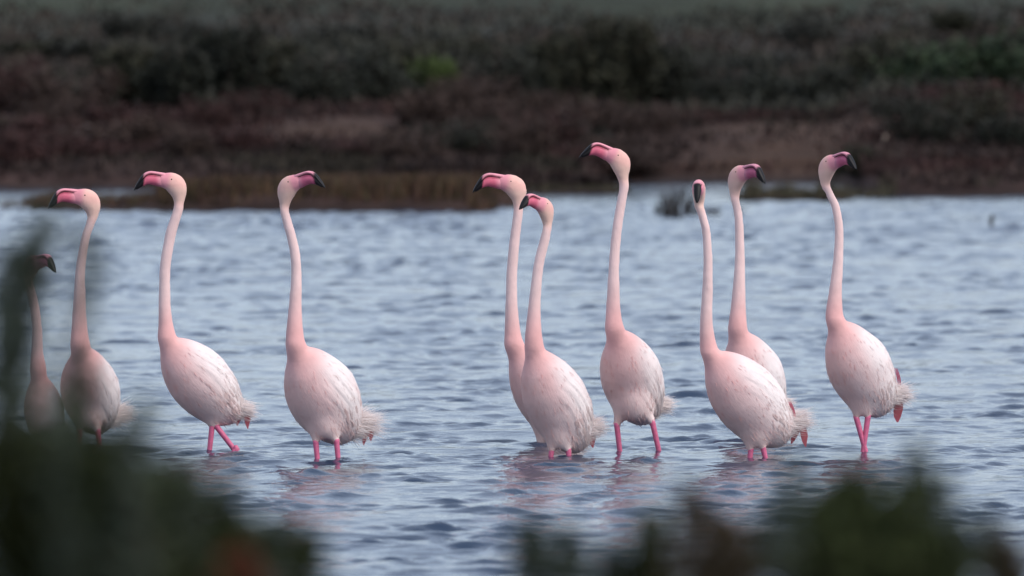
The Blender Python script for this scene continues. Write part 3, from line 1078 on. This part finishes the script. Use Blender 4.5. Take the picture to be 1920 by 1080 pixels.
# ------------------------------------------------------------------ shrubs
def leaf_quads(acc, P, size, colr, rnd, stretch=2.0, upbias=0.3, axis_dir=None):
    """many small pointed leaves at P"""
    n = len(P)
    dv = rnd.normal(size=(n, 3)) if axis_dir is None else axis_dir + rnd.normal(size=(n, 3)) * 0.5
    dv[:, 2] += upbias
    dv /= np.linalg.norm(dv, axis=1, keepdims=True)
    ac = np.cross(dv, rnd.normal(size=(n, 3)))
    ac /= np.linalg.norm(ac, axis=1, keepdims=True) + 1e-9
    sz = size * rnd.uniform(0.6, 1.3, (n, 1))
    v = np.stack([P, P + dv * sz * stretch * 0.45 + ac * sz * 0.5, P + dv * sz * stretch, P + dv * sz * stretch * 0.45 - ac * sz * 0.5], 1)
    f = np.arange(4 * n).reshape(n, 4)
    c = np.repeat(colr[:, None, :], 4, 1)
    acc.add(v.reshape(-1, 3), f, c.reshape(-1, 3))


def stem_tube(acc, pts, r0, r1, colr, nseg=5):
    pts = np.asarray(pts, float)
    n = len(pts)
    V, Fq, T = loft(pts, np.linspace(r0, r1, n), np.linspace(r0, r1, n), (0.31, 0.9, 0.11), nseg)
    acc.add(V, np.concatenate([Q for Q in (Fq,)]), colr)


def make_shrub_mesh(seed, kind):
    """unit shrub, about 1 m tall and 1 m across. Returns stem mesh, foliage mesh"""
    rnd = np.random.default_rng(seed)
    st, lf = Acc(), Acc()
    if kind == 'round':
        nst, spread, hmin, nl, size, up_ = 26, 0.52, 0.45, 90, 0.042, 0.2
    elif kind == 'upright':
        nst, spread, hmin, nl, size, up_ = 34, 0.36, 0.55, 110, 0.036, 0.9
    else:                                   # twiggy
        nst, spread, hmin, nl, size, up_ = 44, 0.50, 0.35, 46, 0.030, 0.6
    for k in range(nst):
        a_ = rnd.uniform(0, 6.283)
        rr = spread * math.sqrt(rnd.random())
        h = (hmin + (1 - hmin) * rnd.random()) * (1.0 - 0.55 * (rr / spread) ** 2 * (kind == 'round'))
        tip = np.array([math.cos(a_) * rr, math.sin(a_) * rr, h])
        b0 = np.array([math.cos(a_) * rr * 0.15, math.sin(a_) * rr * 0.15, -0.05])
        mid = b0 * 0.4 + tip * 0.6 + rnd.normal(size=3) * 0.05
        mid[2] = h * 0.5
        pts = catmull([b0, mid, tip], 4)
        stem_tube(st, pts, 0.012, 0.004, np.array([0.05, 0.036, 0.030]) * rnd.uniform(0.7, 1.4))
        tt = np.clip(rnd.beta(2.2, 1.1, nl), 0.08, 1)
        ix = (tt * (len(pts) - 1)).astype(int)
        Pp = pts[np.minimum(ix, len(pts) - 1)]
        Pp = Pp + rnd.normal(size=(nl, 3)) * (0.085 if kind == 'round' else 0.05)
        Pp[:, 2] = np.maximum(Pp[:, 2], 0.01)
        shade = rnd.uniform(0.65, 1.35) * rnd.uniform(0.85, 1.15, (nl, 1))
        leaf_quads(lf, Pp, size, shade * np.ones((nl, 3)), rnd, 2.0 if kind == 'round' else 2.8, up_)
    return st.mesh('stems', M_STEM, False), lf.mesh('foliage', None, False)


SHRUB_PROTO = {k: [make_shrub_mesh(100 * i + j, k) for j in range(3)] for i, k in enumerate(('round', 'upright', 'twiggy'))}


def leaf_mat(name, base, jitter=0.25):
    """leaf colour times the mesh's own light-dark variation of single leaves"""
    m, nt, p = new_mat(name)
    N, L = nt.nodes, nt.links
    a = N.new('ShaderNodeAttribute')
    a.attribute_name = 'tint'
    mx = N.new('ShaderNodeVectorMath')
    mx.operation = 'MULTIPLY'
    L.new(a.outputs['Color'], mx.inputs[0])
    mx.inputs[1].default_value = base
    L.new(mx.outputs[0], p.inputs['Base Color'])
    p.inputs['Roughness'].default_value = 0.75
    p.inputs['Specular IOR Level'].default_value = 0.15
    return m


LEAFC = {
    'olive': leaf_mat('leaf_olive', (0.034, 0.034, 0.022)),
    'dark': leaf_mat('leaf_dark_green', (0.022, 0.024, 0.018)),
    'maroon': leaf_mat('leaf_maroon', (0.046, 0.022, 0.020)),
    'brown': leaf_mat('leaf_brown', (0.052, 0.034, 0.028)),
    'grey': leaf_mat('leaf_grey', (0.042, 0.043, 0.036)),
    'bright': leaf_mat('leaf_fresh_green', (0.060, 0.085, 0.025)),
    'deepgreen': leaf_mat('leaf_deep_green', (0.026, 0.040, 0.020)),
    'tawny': leaf_mat('leaf_tawny', (0.085, 0.055, 0.030)),
}
_cnt = [0]


def shrub(px, d, height, width, kind, colr, label, group=None, name='shrub'):
    x = px2x(px, d)
    z = float(land_height(np.array([x]), np.array([d]))[0])
    root = empty(name, (x, d, z))
    k = _cnt[0]; _cnt[0] += 1
    root.rotation_euler = (0, 0, (k * 2.399) % 6.283)
    root.scale = (width, width, height)
    tag(root, label, 'shrub', group)
    st, lf = SHRUB_PROTO[kind][k % 3]
    link('stems', st, root)
    o = link('foliage', lf, root)
    if not lf.materials:
        lf.materials.append(None)
    o.material_slots[0].link = 'OBJECT'
    o.material_slots[0].material = LEAFC[colr]
    o['kind'] = 'stuff'
    return root


G1 = 'shrubs on the far bank'
# (px, distance, height m, width m, kind, colour, label)
FAR = [
    (20, 104, 0.85, 1.0, 'twiggy', 'maroon', 'dull maroon shrub at the left edge of the far bank'),
    (120, 103, 0.80, 1.1, 'twiggy', 'brown', 'brown shrub above the two leftmost flamingos'),
    (245, 105, 0.95, 1.1, 'upright', 'olive', 'olive shrub on the far bank, between the two leftmost raised heads'),
    (60, 96, 0.42, 1.2, 'round', 'maroon', 'low maroon mound just above the left strip of water'),
    (190, 95, 0.40, 1.1, 'round', 'brown', 'low brown mound above the second flamingo from the left'),
    (330, 104, 0.80, 0.9, 'upright', 'dark', 'dark green shrub behind the lone left flamingo'),
    (420, 106, 1.10, 1.0, 'upright', 'dark', 'tall dark shrub left of the pale sandy rise'),
    (500, 107, 1.10, 1.0, 'upright', 'olive', 'upright olive shrub beside the left end of the pale sandy rise'),
    (590, 106, 0.85, 0.9, 'round', 'dark', 'rounded blackish shrub right behind the pale sandy rise'),
    (690, 107, 0.95, 1.0, 'round', 'dark', 'broad dark shrub above the right half of the pale sandy rise'),
    (812, 108, 0.62, 0.62, 'upright', 'bright', 'fresh green shrub, the brightest on the far bank'),
    (770, 111, 0.85, 0.9, 'round', 'olive', 'dull olive shrub behind the fresh green one'),
    (890, 104, 0.66, 0.9, 'twiggy', 'brown', 'brown twiggy shrub right of the fresh green one'),
    (960, 107, 1.00, 0.9, 'round', 'dark', 'dark shrub left of the tallest olive shrub'),
    (1070, 105, 1.22, 0.95, 'upright', 'olive', 'tall olive shrub above the centre pair of flamingos'),
    (1165, 105, 1.22, 0.95, 'upright', 'olive', 'tall upright shrub above the raised head of the tallest flamingo'),
    (1250, 106, 1.05, 0.9, 'upright', 'dark', 'dark upright shrub left of the reddish bare slope'),
    (1340, 109, 0.78, 1.0, 'round', 'dark', 'dark shrub at the top left of the reddish bare slope'),
    (1430, 110, 0.72, 1.1, 'round', 'dark', 'low dark shrub along the top of the reddish bare slope'),
    (1540, 109, 0.76, 1.1, 'round', 'dark', 'blackish shrub above the rightmost flamingo'),
    (1640, 110, 0.86, 1.1, 'round', 'olive', 'dull olive shrub left of the big deep green one'),
    (1735, 108, 0.85, 1.0, 'round', 'deepgreen', 'deep green shrub behind the dark red bush'),
    (1850, 107, 1.10, 1.3, 'round', 'deepgreen', 'big deep green shrub at the right edge of the far bank'),
    (1770, 99, 0.42, 1.05, 'round', 'maroon', 'dark red bush low on the right side of the far bank'),
    (1860, 100, 0.45, 0.8, 'round', 'maroon', 'dark red bush nearest the right edge'),
    (1030, 95, 0.48, 0.9, 'twiggy', 'maroon', 'low maroon shrub left of the raised head of the tallest flamingo'),
    (880, 94, 0.40, 1.0, 'twiggy', 'brown', 'low brown shrub above the left head of the centre pair'),
    (1170, 93, 0.36, 1.0, 'twiggy', 'brown', 'low brown shrub right behind the tallest flamingo'),
    (700, 92.5, 0.28, 1.0, 'twiggy', 'maroon', 'low maroon shrub below the pale sandy rise'),
    (400, 93, 0.34, 1.1, 'twiggy', 'maroon', 'low maroon shrub between the lone left flamingo and its right neighbour'),
    (1700, 87.5, 0.22, 0.9, 'twiggy', 'brown', 'low brown tuft at the water edge on the right'),
    (1830, 87.2, 0.24, 1.0, 'twiggy', 'brown', 'low brown tuft at the water edge near the right edge'),
]
for (px, d, h, w, kd, c, lab) in FAR:
    tall = 1.0 if h < 0.5 else 0.86 + 0.3 * ((px * 0.618) % 1.0)
    shrub(px, d, h * tall, w * (1.15 if h < 0.5 else 1.3), kd, c, lab, G1)
rr = random.Random(21)
SLOPE = [
    ('dark reddish shrub in the thicket on the left half of the far bank', 'thicket on the left of the far bank',
     [(10, 93), (95, 99), (150, 91), (215, 100), (275, 94), (320, 99), (350, 91), (400, 98), (445, 93), (470, 101), (40, 90)]),
    ('dark brown shrub in the thicket on the slope behind the centre flamingos', 'thicket in the middle of the far bank',
     [(790, 98), (840, 92), (860, 101), (930, 97), (985, 91.5), (1010, 101), (1060, 96), (1110, 100), (1140, 94), (1215, 98), (1245, 101), (760, 91)]),
    ('dark shrub low on the slope between the reddish bare patch and the right edge', 'thicket on the right of the far bank',
     [(1620, 88), (1690, 95), (1745, 91), (1820, 93), (1890, 90)]),
]
SLOPE_TONES = (['maroon', 'maroon', 'brown'], ['brown', 'brown', 'dark'], ['dark', 'olive', 'dark'])
for (lab, grp, spots), tones in zip(SLOPE, SLOPE_TONES):
    for (px, d) in spots:
        shrub(px, d, rr.uniform(0.34, 0.62), rr.uniform(0.7, 1.15), rr.choice(['round', 'twiggy', 'twiggy']), rr.choice(tones), lab, grp)
rr = random.Random(8)
for i in range(26):
    d = rr.uniform(119, 140)
    shrub(-60 + i * 80 + rr.uniform(-25, 25), d, rr.uniform(0.32, 0.62), rr.uniform(0.9, 1.5), rr.choice(['round', 'upright', 'round']),
          rr.choice(['grey', 'grey', 'dark', 'olive']),
          'hazy grey-green shrub in the blurred row below the green field', 'blurred shrubs below the field')


# ---- low heath cover, one mass
def build_cover():
    rnd = np.random.default_rng(31)
    acc = Acc()
    n = 23000
    y = rnd.uniform(83.3, 109, n)
    px = rnd.uniform(-900, 2820, n)
    x = (px - 960) / F * y
    z = land_height(x, y)
    bare = (1.3 * np.exp(-((px - 630) / 160) ** 2) * smooth(93.5, 95, y) * (1 - smooth(100, 103, y))
            + 1.3 * np.exp(-((px - 1500) / 260) ** 2) * smooth(91, 94, y) * (1 - smooth(102, 104, y))
            + np.exp(-((px - 1960) / 130) ** 2) * smooth(90, 92, y) * (1 - smooth(96, 98, y)))
    keep = (z > 0.03) & (rnd.random(n) > np.minimum(bare, 0.92))
    x, y, z, px = x[keep], y[keep], z[keep], px[keep]
    n = len(x)
    patch = lumpy(x, y, 0.8, 14)
    h = (0.09 + 0.08 * rnd.random(n)) * (1 + 0.6 * patch)
    h = np.where((px < -40) | (px > 1960), h * (1.6 + 1.6 * np.clip(patch, -0.5, 1)), h)     # taller thicket to either side
    base_c = np.where((patch > 0.15)[:, None], np.array([0.046, 0.026, 0.024]), np.array([0.044, 0.031, 0.028]))
    base_c = np.where((patch < -0.35)[:, None], np.array([0.038, 0.032, 0.025]), base_c)
    m = 5
    P = np.stack([x, y, z], 1)
    P = np.repeat(P, m, 0) + rnd.normal(size=(n * m, 3)) * np.array([0.07, 0.07, 0.0])
    hh = np.repeat(h, m) * rnd.uniform(0.3, 1.0, n * m)
    P[:, 2] += hh * 0.6
    tone = (0.85 + 0.55 * lumpy(x, y * 0.6, 1.1, 33))[:, None]
    cc = np.repeat(base_c * np.clip(tone, 0.4, 1.6), m, 0) * rnd.uniform(0.8, 1.2, (n * m, 1))
    leaf_quads(acc, P, 0.041, cc, rnd, 3.0, 1.6)
    o = link('heath_cover', acc.mesh('heath_cover', M_SCRUB, False))
    tag(o, 'reddish brown low heath covering the far bank', 'heath', kind='stuff')


build_cover()


def build_back_scrub():
    rnd = np.random.default_rng(77)
    acc = Acc()
    n = 13000
    y = rnd.uniform(104, 162, n)
    px = rnd.uniform(-900, 2820, n)
    x = (px - 960) / F * y
    z = land_height(x, y)
    patch = lumpy(x, y * 0.5, 0.7, 24)
    keep = (rnd.random(n) < 0.85 + 0.4 * patch) & (rnd.random(n) > smooth(124, 158, y + 10 * lumpy(x, y * 0.2, 0.45, 50)))
    x, y, z, patch, px = x[keep], y[keep], z[keep], patch[keep], px[keep]
    n = len(x)
    h = (0.10 + 0.16 * rnd.random(n)) * (1 + 0.6 * patch)
    h = np.where((px < -40) | (px > 1960), h * 2.6, h)
    base_c = np.where((patch > 0.1)[:, None], np.array([0.042, 0.042, 0.034]), np.array([0.046, 0.037, 0.031]))
    m = 7
    P = np.repeat(np.stack([x, y, z], 1), m, 0) + rnd.normal(size=(n * m, 3)) * np.array([0.14, 0.14, 0.0])
    P[:, 2] += np.repeat(h, m) * rnd.uniform(0.05, 0.9, n * m)
    cc = np.repeat(base_c, m, 0) * rnd.uniform(0.8, 1.2, (n * m, 1))
    leaf_quads(acc, P, 0.07, cc, rnd, 2.2, 1.0)
    o = link('scrub_cover', acc.mesh('scrub_cover', M_SCRUB, False))
    tag(o, 'dim grey-brown scrub covering the ground behind the shrubs', 'scrub', kind='stuff')


build_back_scrub()


# ---- marsh grass on the spit and standing in the water
def build_grass(name, label, zones, seed, cols, bl=0.16):
    rnd = np.random.default_rng(seed)
    acc = Acc()
    for (px0, px1, d0, d1, n, h) in zones:
        px = rnd.uniform(px0, px1, n)
        y = rnd.uniform(d0, d1, n)
        dens = lumpy(px * 0.02, y, 1.5, seed)
        k = rnd.random(n) < 0.75 + 0.6 * dens
        px, y = px[k], y[k]
        n_ = len(px)
        x = (px - 960) / F * y
        z = np.maximum(land_height(x, y), -0.05)
        hh = h * rnd.uniform(0.45, 1.15, n_)
        lean = rnd.normal(size=(n_, 2)) * 0.22
        w = 0.006 * rnd.uniform(0.7, 1.6, n_)
        p0 = np.stack([x, y, z], 1)
        p1 = p0 + np.stack([lean[:, 0] * hh * 0.5, lean[:, 1] * hh * 0.5, hh * 0.6], 1)
        p2 = p0 + np.stack([lean[:, 0] * hh * 1.3, lean[:, 1] * hh * 1.3, hh], 1)
        a_ = rnd.uniform(0, 3.14, n_)
        ac = np.stack([np.cos(a_), np.sin(a_), 0 * a_], 1) * w[:, None]
        v = np.stack([p0 - ac, p0 + ac, p1 + ac * .8, p1 - ac * .8, p2 + ac * .15, p2 - ac * .15], 1).reshape(-1, 3)
        b_ = np.arange(n_)[:, None] * 6
        f = np.concatenate([b_ + np.array([[0, 1, 2, 3]]), b_ + np.array([[3, 2, 4, 5]])])
        cidx = rnd.integers(0, len(cols), n_)
        c = np.array(cols)[cidx] * rnd.uniform(0.7, 1.4, (n_, 1))
        acc.add(v, f, np.repeat(c, 6, 0))
    o = link(name, acc.mesh(name, M_SCRUB, False))
    tag(o, label, 'grass', kind='stuff')


RUST = [(0.085, 0.050, 0.028), (0.070, 0.040, 0.030), (0.060, 0.050, 0.026), (0.050, 0.032, 0.026)]
OLV = [(0.060, 0.055, 0.034), (0.050, 0.042, 0.030), (0.070, 0.060, 0.040)]
build_grass('marsh_grass', 'rusty marsh grass along the low spit behind the left flamingos',
            [(300, 900, 76.2, 79.4, 7000, 0.16), (60, 320, 76.2, 78.6, 1500, 0.09), (0, 120, 77, 79, 300, 0.10), (640, 930, 76.3, 78.5, 2500, 0.18), (900, 985, 77.5, 79.0, 500, 0.11)], 41, RUST)
build_grass('marsh_grass', 'sparse olive grass on the low islet between the right flamingo heads',
            [(1370, 1600, 81.3, 82.9, 1200, 0.085), (1395, 1425, 81.4, 82.6, 200, 0.15), (1450, 1490, 81.4, 82.6, 160, 0.14), (1530, 1560, 81.4, 82.6, 120, 0.13), (1560, 1680, 82.5, 84.5, 700, 0.14)], 42, OLV)
build_grass('marsh_grass', 'thin grass on the low strip behind the tallest flamingo head',
            [(950, 1180, 85.2, 86.6, 900, 0.07)], 43, OLV)
build_grass('marsh_grass', 'dark reed stems standing in the water left of the camera-facing flamingo head',
            [(1230, 1246, 74, 75.5, 55, 0.19), (1248, 1272, 73.6, 75.5, 110, 0.32), (1279, 1294, 73.8, 75.4, 80, 0.27), (1298, 1312, 74, 75, 26, 0.17), (1322, 1348, 73.8, 75.2, 40, 0.13),
             (1378, 1390, 73.8, 75, 22, 0.14), (1190, 1226, 74, 75.2, 16, 0.07)], 44, [(0.03, 0.03, 0.03), (0.05, 0.045, 0.045)])


# ---- small things of the far side
def rock_mesh(name, seed, rx, ry, rz, colr):
    rnd = np.random.default_rng(seed)
    V, Fq = [], []
    nu, nv = 9, 14
    for i in range(nu):
        th = math.pi * (i + 0.5) / nu
        for j in range(nv):
            ph = 2 * math.pi * j / nv
            q = 1 + 0.16 * math.sin(3 * ph + seed) * math.sin(th) + 0.12 * rnd.normal() * 0.6
            V.append((rx * q * math.sin(th) * math.cos(ph), ry * q * math.sin(th) * math.sin(ph), rz * q * math.cos(th)))
    for i in range(nu - 1):
        for j in range(nv):
            j2 = (j + 1) % nv
            Fq.append((i * nv + j, (i + 1) * nv + j, (i + 1) * nv + j2, i * nv + j2))
    Fq.append(tuple(range(nv)))
    Fq.append(tuple(reversed(range((nu - 1) * nv, nu * nv))))
    return py_mesh(name, V, Fq, M_ROCK, np.ones((len(V), 3)) * np.array(colr))


def on_ground(px, py, d0=84.0, d1=125.0):
    """point of the far ground seen at a pixel"""
    for d in np.arange(d0, d1, 0.1):
        p = at(px, py, d)
        g = float(land_height(np.array([p.x]), np.array([d]))[0])
        if p.z <= g:
            return (p.x, d, g)
    return (p.x, d, g)


sp = on_ground(1659, 276)
o = link('stone', rock_mesh('stone', 3, 0.05, 0.045, 0.075, (0.36, 0.30, 0.25)), None, (sp[0], sp[1], sp[2] + 0.05))
tag(o, 'small pale stone on the reddish bank right of the rightmost flamingo head', 'stone')

# a snag poking out of the water far right
p = at(1858, 424, ground_dist(424))
acc = Acc()
stem_tube(acc, [(0.02, 0, -0.45), (0.0, 0, -0.05), (0.002, 0, 0.03), (0.012, 0.004, 0.075), (0.022, 0.004, 0.098)], 0.022, 0.011, np.array([0.03, 0.028, 0.03]), 8)
stem_tube(acc, [(0.004, 0, 0.03), (-0.012, 0.0, 0.05), (-0.016, 0.0, 0.066)], 0.010, 0.004, np.array([0.03, 0.028, 0.03]), 6)
o = link('snag', acc.mesh('snag', M_STEM), None, (p.x, p.y, 0))
tag(o, 'small dark snag sticking out of the water near the right edge', 'snag')


# ------------------------------------------------------------------ blurred shrubs close to the lens
def near_shrub(label, root_px, d, sprigs, name='shrub'):
    """sprigs: (pixel path from low to tip, leaf spread px, number of leaves, leaf size m, colour, depth shift)"""
    bx = px2x(root_px, d)
    bz = float(near_height(np.array([bx]), np.array([d]))[0])
    root = empty(name, (bx, d, bz))
    tag(root, label, 'shrub', 'blurred shrubs on the near bank')
    org = np.array([bx, d, bz])
    for i, (path, spread, n, size, colr, dd) in enumerate(sprigs):
        n = int(n * 1.6)
        rnd = np.random.default_rng(500 + i + int(root_px))
        dist = d + dd
        s = dist / F
        up_ = [np.array(at(px, py, dist)) - org for px, py in path]
        low = up_[0]
        pts = [np.array([0.02 * math.cos(i), 0.02 * math.sin(i), -0.03]), np.array([low[0] * 0.45, low[1] * 0.6, low[2] * 0.5])] + up_
        k = catmull(pts, 6)
        st = Acc()
        stem_tube(st, k, 0.0055, 0.0016, np.array([0.045, 0.035, 0.025]), 6)
        so = link('stem', st.mesh('stem', M_STEM), root)
        lf = Acc()
        top = catmull(up_, 12) if len(up_) > 1 else np.array(up_)
        ix = rnd.integers(0, len(top), n)
        q = ix / max(1, len(top) - 1)
        P_ = top[ix] + rnd.normal(size=(n, 3)) * (spread * s * (1.0 - 0.55 * q))[:, None] * np.array([1, 1.0, 0.9])
        cc = np.array(colr) * rnd.uniform(0.6, 1.5, (n, 1))
        leaf_quads(lf, P_, size, cc, rnd, 2.4, 0.9)
        fo = link('foliage', lf.mesh('foliage', M_LEAF, False), so)
        fo['kind'] = 'stuff'


GRN = (0.040, 0.051, 0.020)
BLU = (0.056, 0.070, 0.050)
BRN = (0.055, 0.042, 0.026)
OLI = (0.055, 0.058, 0.022)
DRK = (0.026, 0.031, 0.012)
wisps = []
_w = random.Random(5)
for (x_, y_, k_) in [(5, 690, 1.0), (40, 760, 0.8), (75, 820, 0.9), (105, 790, 0.6), (140, 840, 0.9), (165, 700, 0.9), (200, 830, 0.9), (235, 800, 0.6), (262, 760, 0.5),
                     (290, 870, 0.9), (330, 850, 0.6), (365, 900, 0.9), (400, 930, 0.7), (430, 900, 0.4)]:
    wisps.append(([(x_ + _w.uniform(-20, 40), 1090), (x_ + _w.uniform(-10, 20), (y_ + 1090) / 2 + 40), (x_, y_)], 24, int(270 * k_), 0.008, GRN if k_ > 0.7 else BLU, _w.uniform(-0.3, 0.4)))
near_shrub('big dark shrub out of focus filling the lower left corner', 120, 8.4, wisps + [
    ([(40, 1150), (30, 1000), (20, 860)], 58, 800, 0.009, DRK, 0.0),
    ([(140, 1150), (125, 1000), (115, 880)], 58, 800, 0.009, DRK, 0.1),
    ([(230, 1150), (205, 1010), (200, 895)], 52, 640, 0.009, DRK, -0.1),
    ([(320, 1150), (300, 1050), (290, 960)], 52, 460, 0.009, DRK, 0.05),
    ([(400, 1150), (385, 1080), (375, 1000)], 45, 300, 0.009, DRK, 0.1),
    ([(10, 800), (30, 690), (52, 600), (66, 500), (92, 415)], 28, 300, 0.008, BLU, 0.1),
    ([(0, 760), (4, 640), (12, 560), (20, 480)], 30, 220, 0.008, BLU, 0.2),
    ([(120, 760), (150, 600), (168, 520), (158, 450)], 16, 110, 0.007, BLU, -0.1),
])
near_shrub('low blurred shrub with a reddish sprig at the bottom, left of centre', 480, 8.3, [
    ([(430, 1160), (445, 1070), (440, 990)], 34, 260, 0.008, GRN, 0.0),
    ([(500, 1160), (500, 1060), (505, 990)], 36, 260, 0.008, BLU, 0.1),
    ([(570, 1160), (565, 1070), (580, 1010)], 32, 220, 0.008, GRN, 0.1),
    ([(455, 1160), (460, 1100), (455, 1050)], 22, 90, 0.008, (0.10, 0.035, 0.02), -0.1),
])
near_shrub('small blurred sprigs at the bottom edge just right of centre', 1100, 8.6, [
    ([(1000, 1160), (1000, 1070), (995, 1000)], 28, 170, 0.008, BLU, 0.0),
    ([(1060, 1160), (1065, 1080), (1070, 1010)], 26, 150,
     0.008, BLU, 0.0),
    ([(1140, 1160), (1140, 1090), (1145, 1040)], 30, 160, 0.008, BLU, 0.1),
    ([(1205, 1160), (1215, 1070), (1220, 985)], 28, 300, 0.008, GRN, 0.1),
])
wisps = []
for (x_, y_, k_) in [(1285, 920, 0.5), (1330, 985, 0.8), (1370, 1010, 0.8), (1420, 990, 0.5), (1465, 940, 0.6), (1490, 860, 0.5), (1530, 950, 0.9), (1560, 915, 0.9), (1600, 890, 1.0),
                     (1640, 905, 1.0), (1680, 920, 0.9), (1718, 850, 0.9), (1735, 930, 0.6), (1772, 905, 0.7), (1800, 985, 0.5), (1850, 985, 0.6), (1895, 1030, 0.8)]:
    c_ = BRN if x_ < 1400 or x_ > 1880 else (GRN if k_ > 0.75 else BLU)
    wisps.append(([(x_ + _w.uniform(-20, 30), 1100), (x_ + _w.uniform(-12, 18), (y_ + 1090) / 2 + 20), (x_, y_)], 23, int(180 * k_), 0.008, c_, _w.uniform(-0.3, 0.4)))
near_shrub('big blurred dark green shrub in the lower right', 1600, 8.4, wisps + [
    ([(1600, 1160), (1605, 1060), (1600, 965)], 48, 620, 0.009, GRN, 0.0),
    ([(1655, 1160), (1655, 1060), (1650, 980)], 46, 520, 0.009, GRN, 0.1),
    ([(1550, 1160), (1560, 1090), (1565, 1030)], 40, 260, 0.009, DRK, -0.1),
    ([(1385, 1160), (1400, 1070), (1350, 990), (1300, 945)], 18, 120, 0.008, BRN, 0.0),
    ([(1740, 1160), (1760, 1080), (1765, 1020)], 34, 180, 0.008, GRN, 0.1),
    ([(1505, 1160), (1505, 1110), (1503, 1068)], 14, 70, 0.008, (0.16, 0.10, 0.015), -0.1),
])
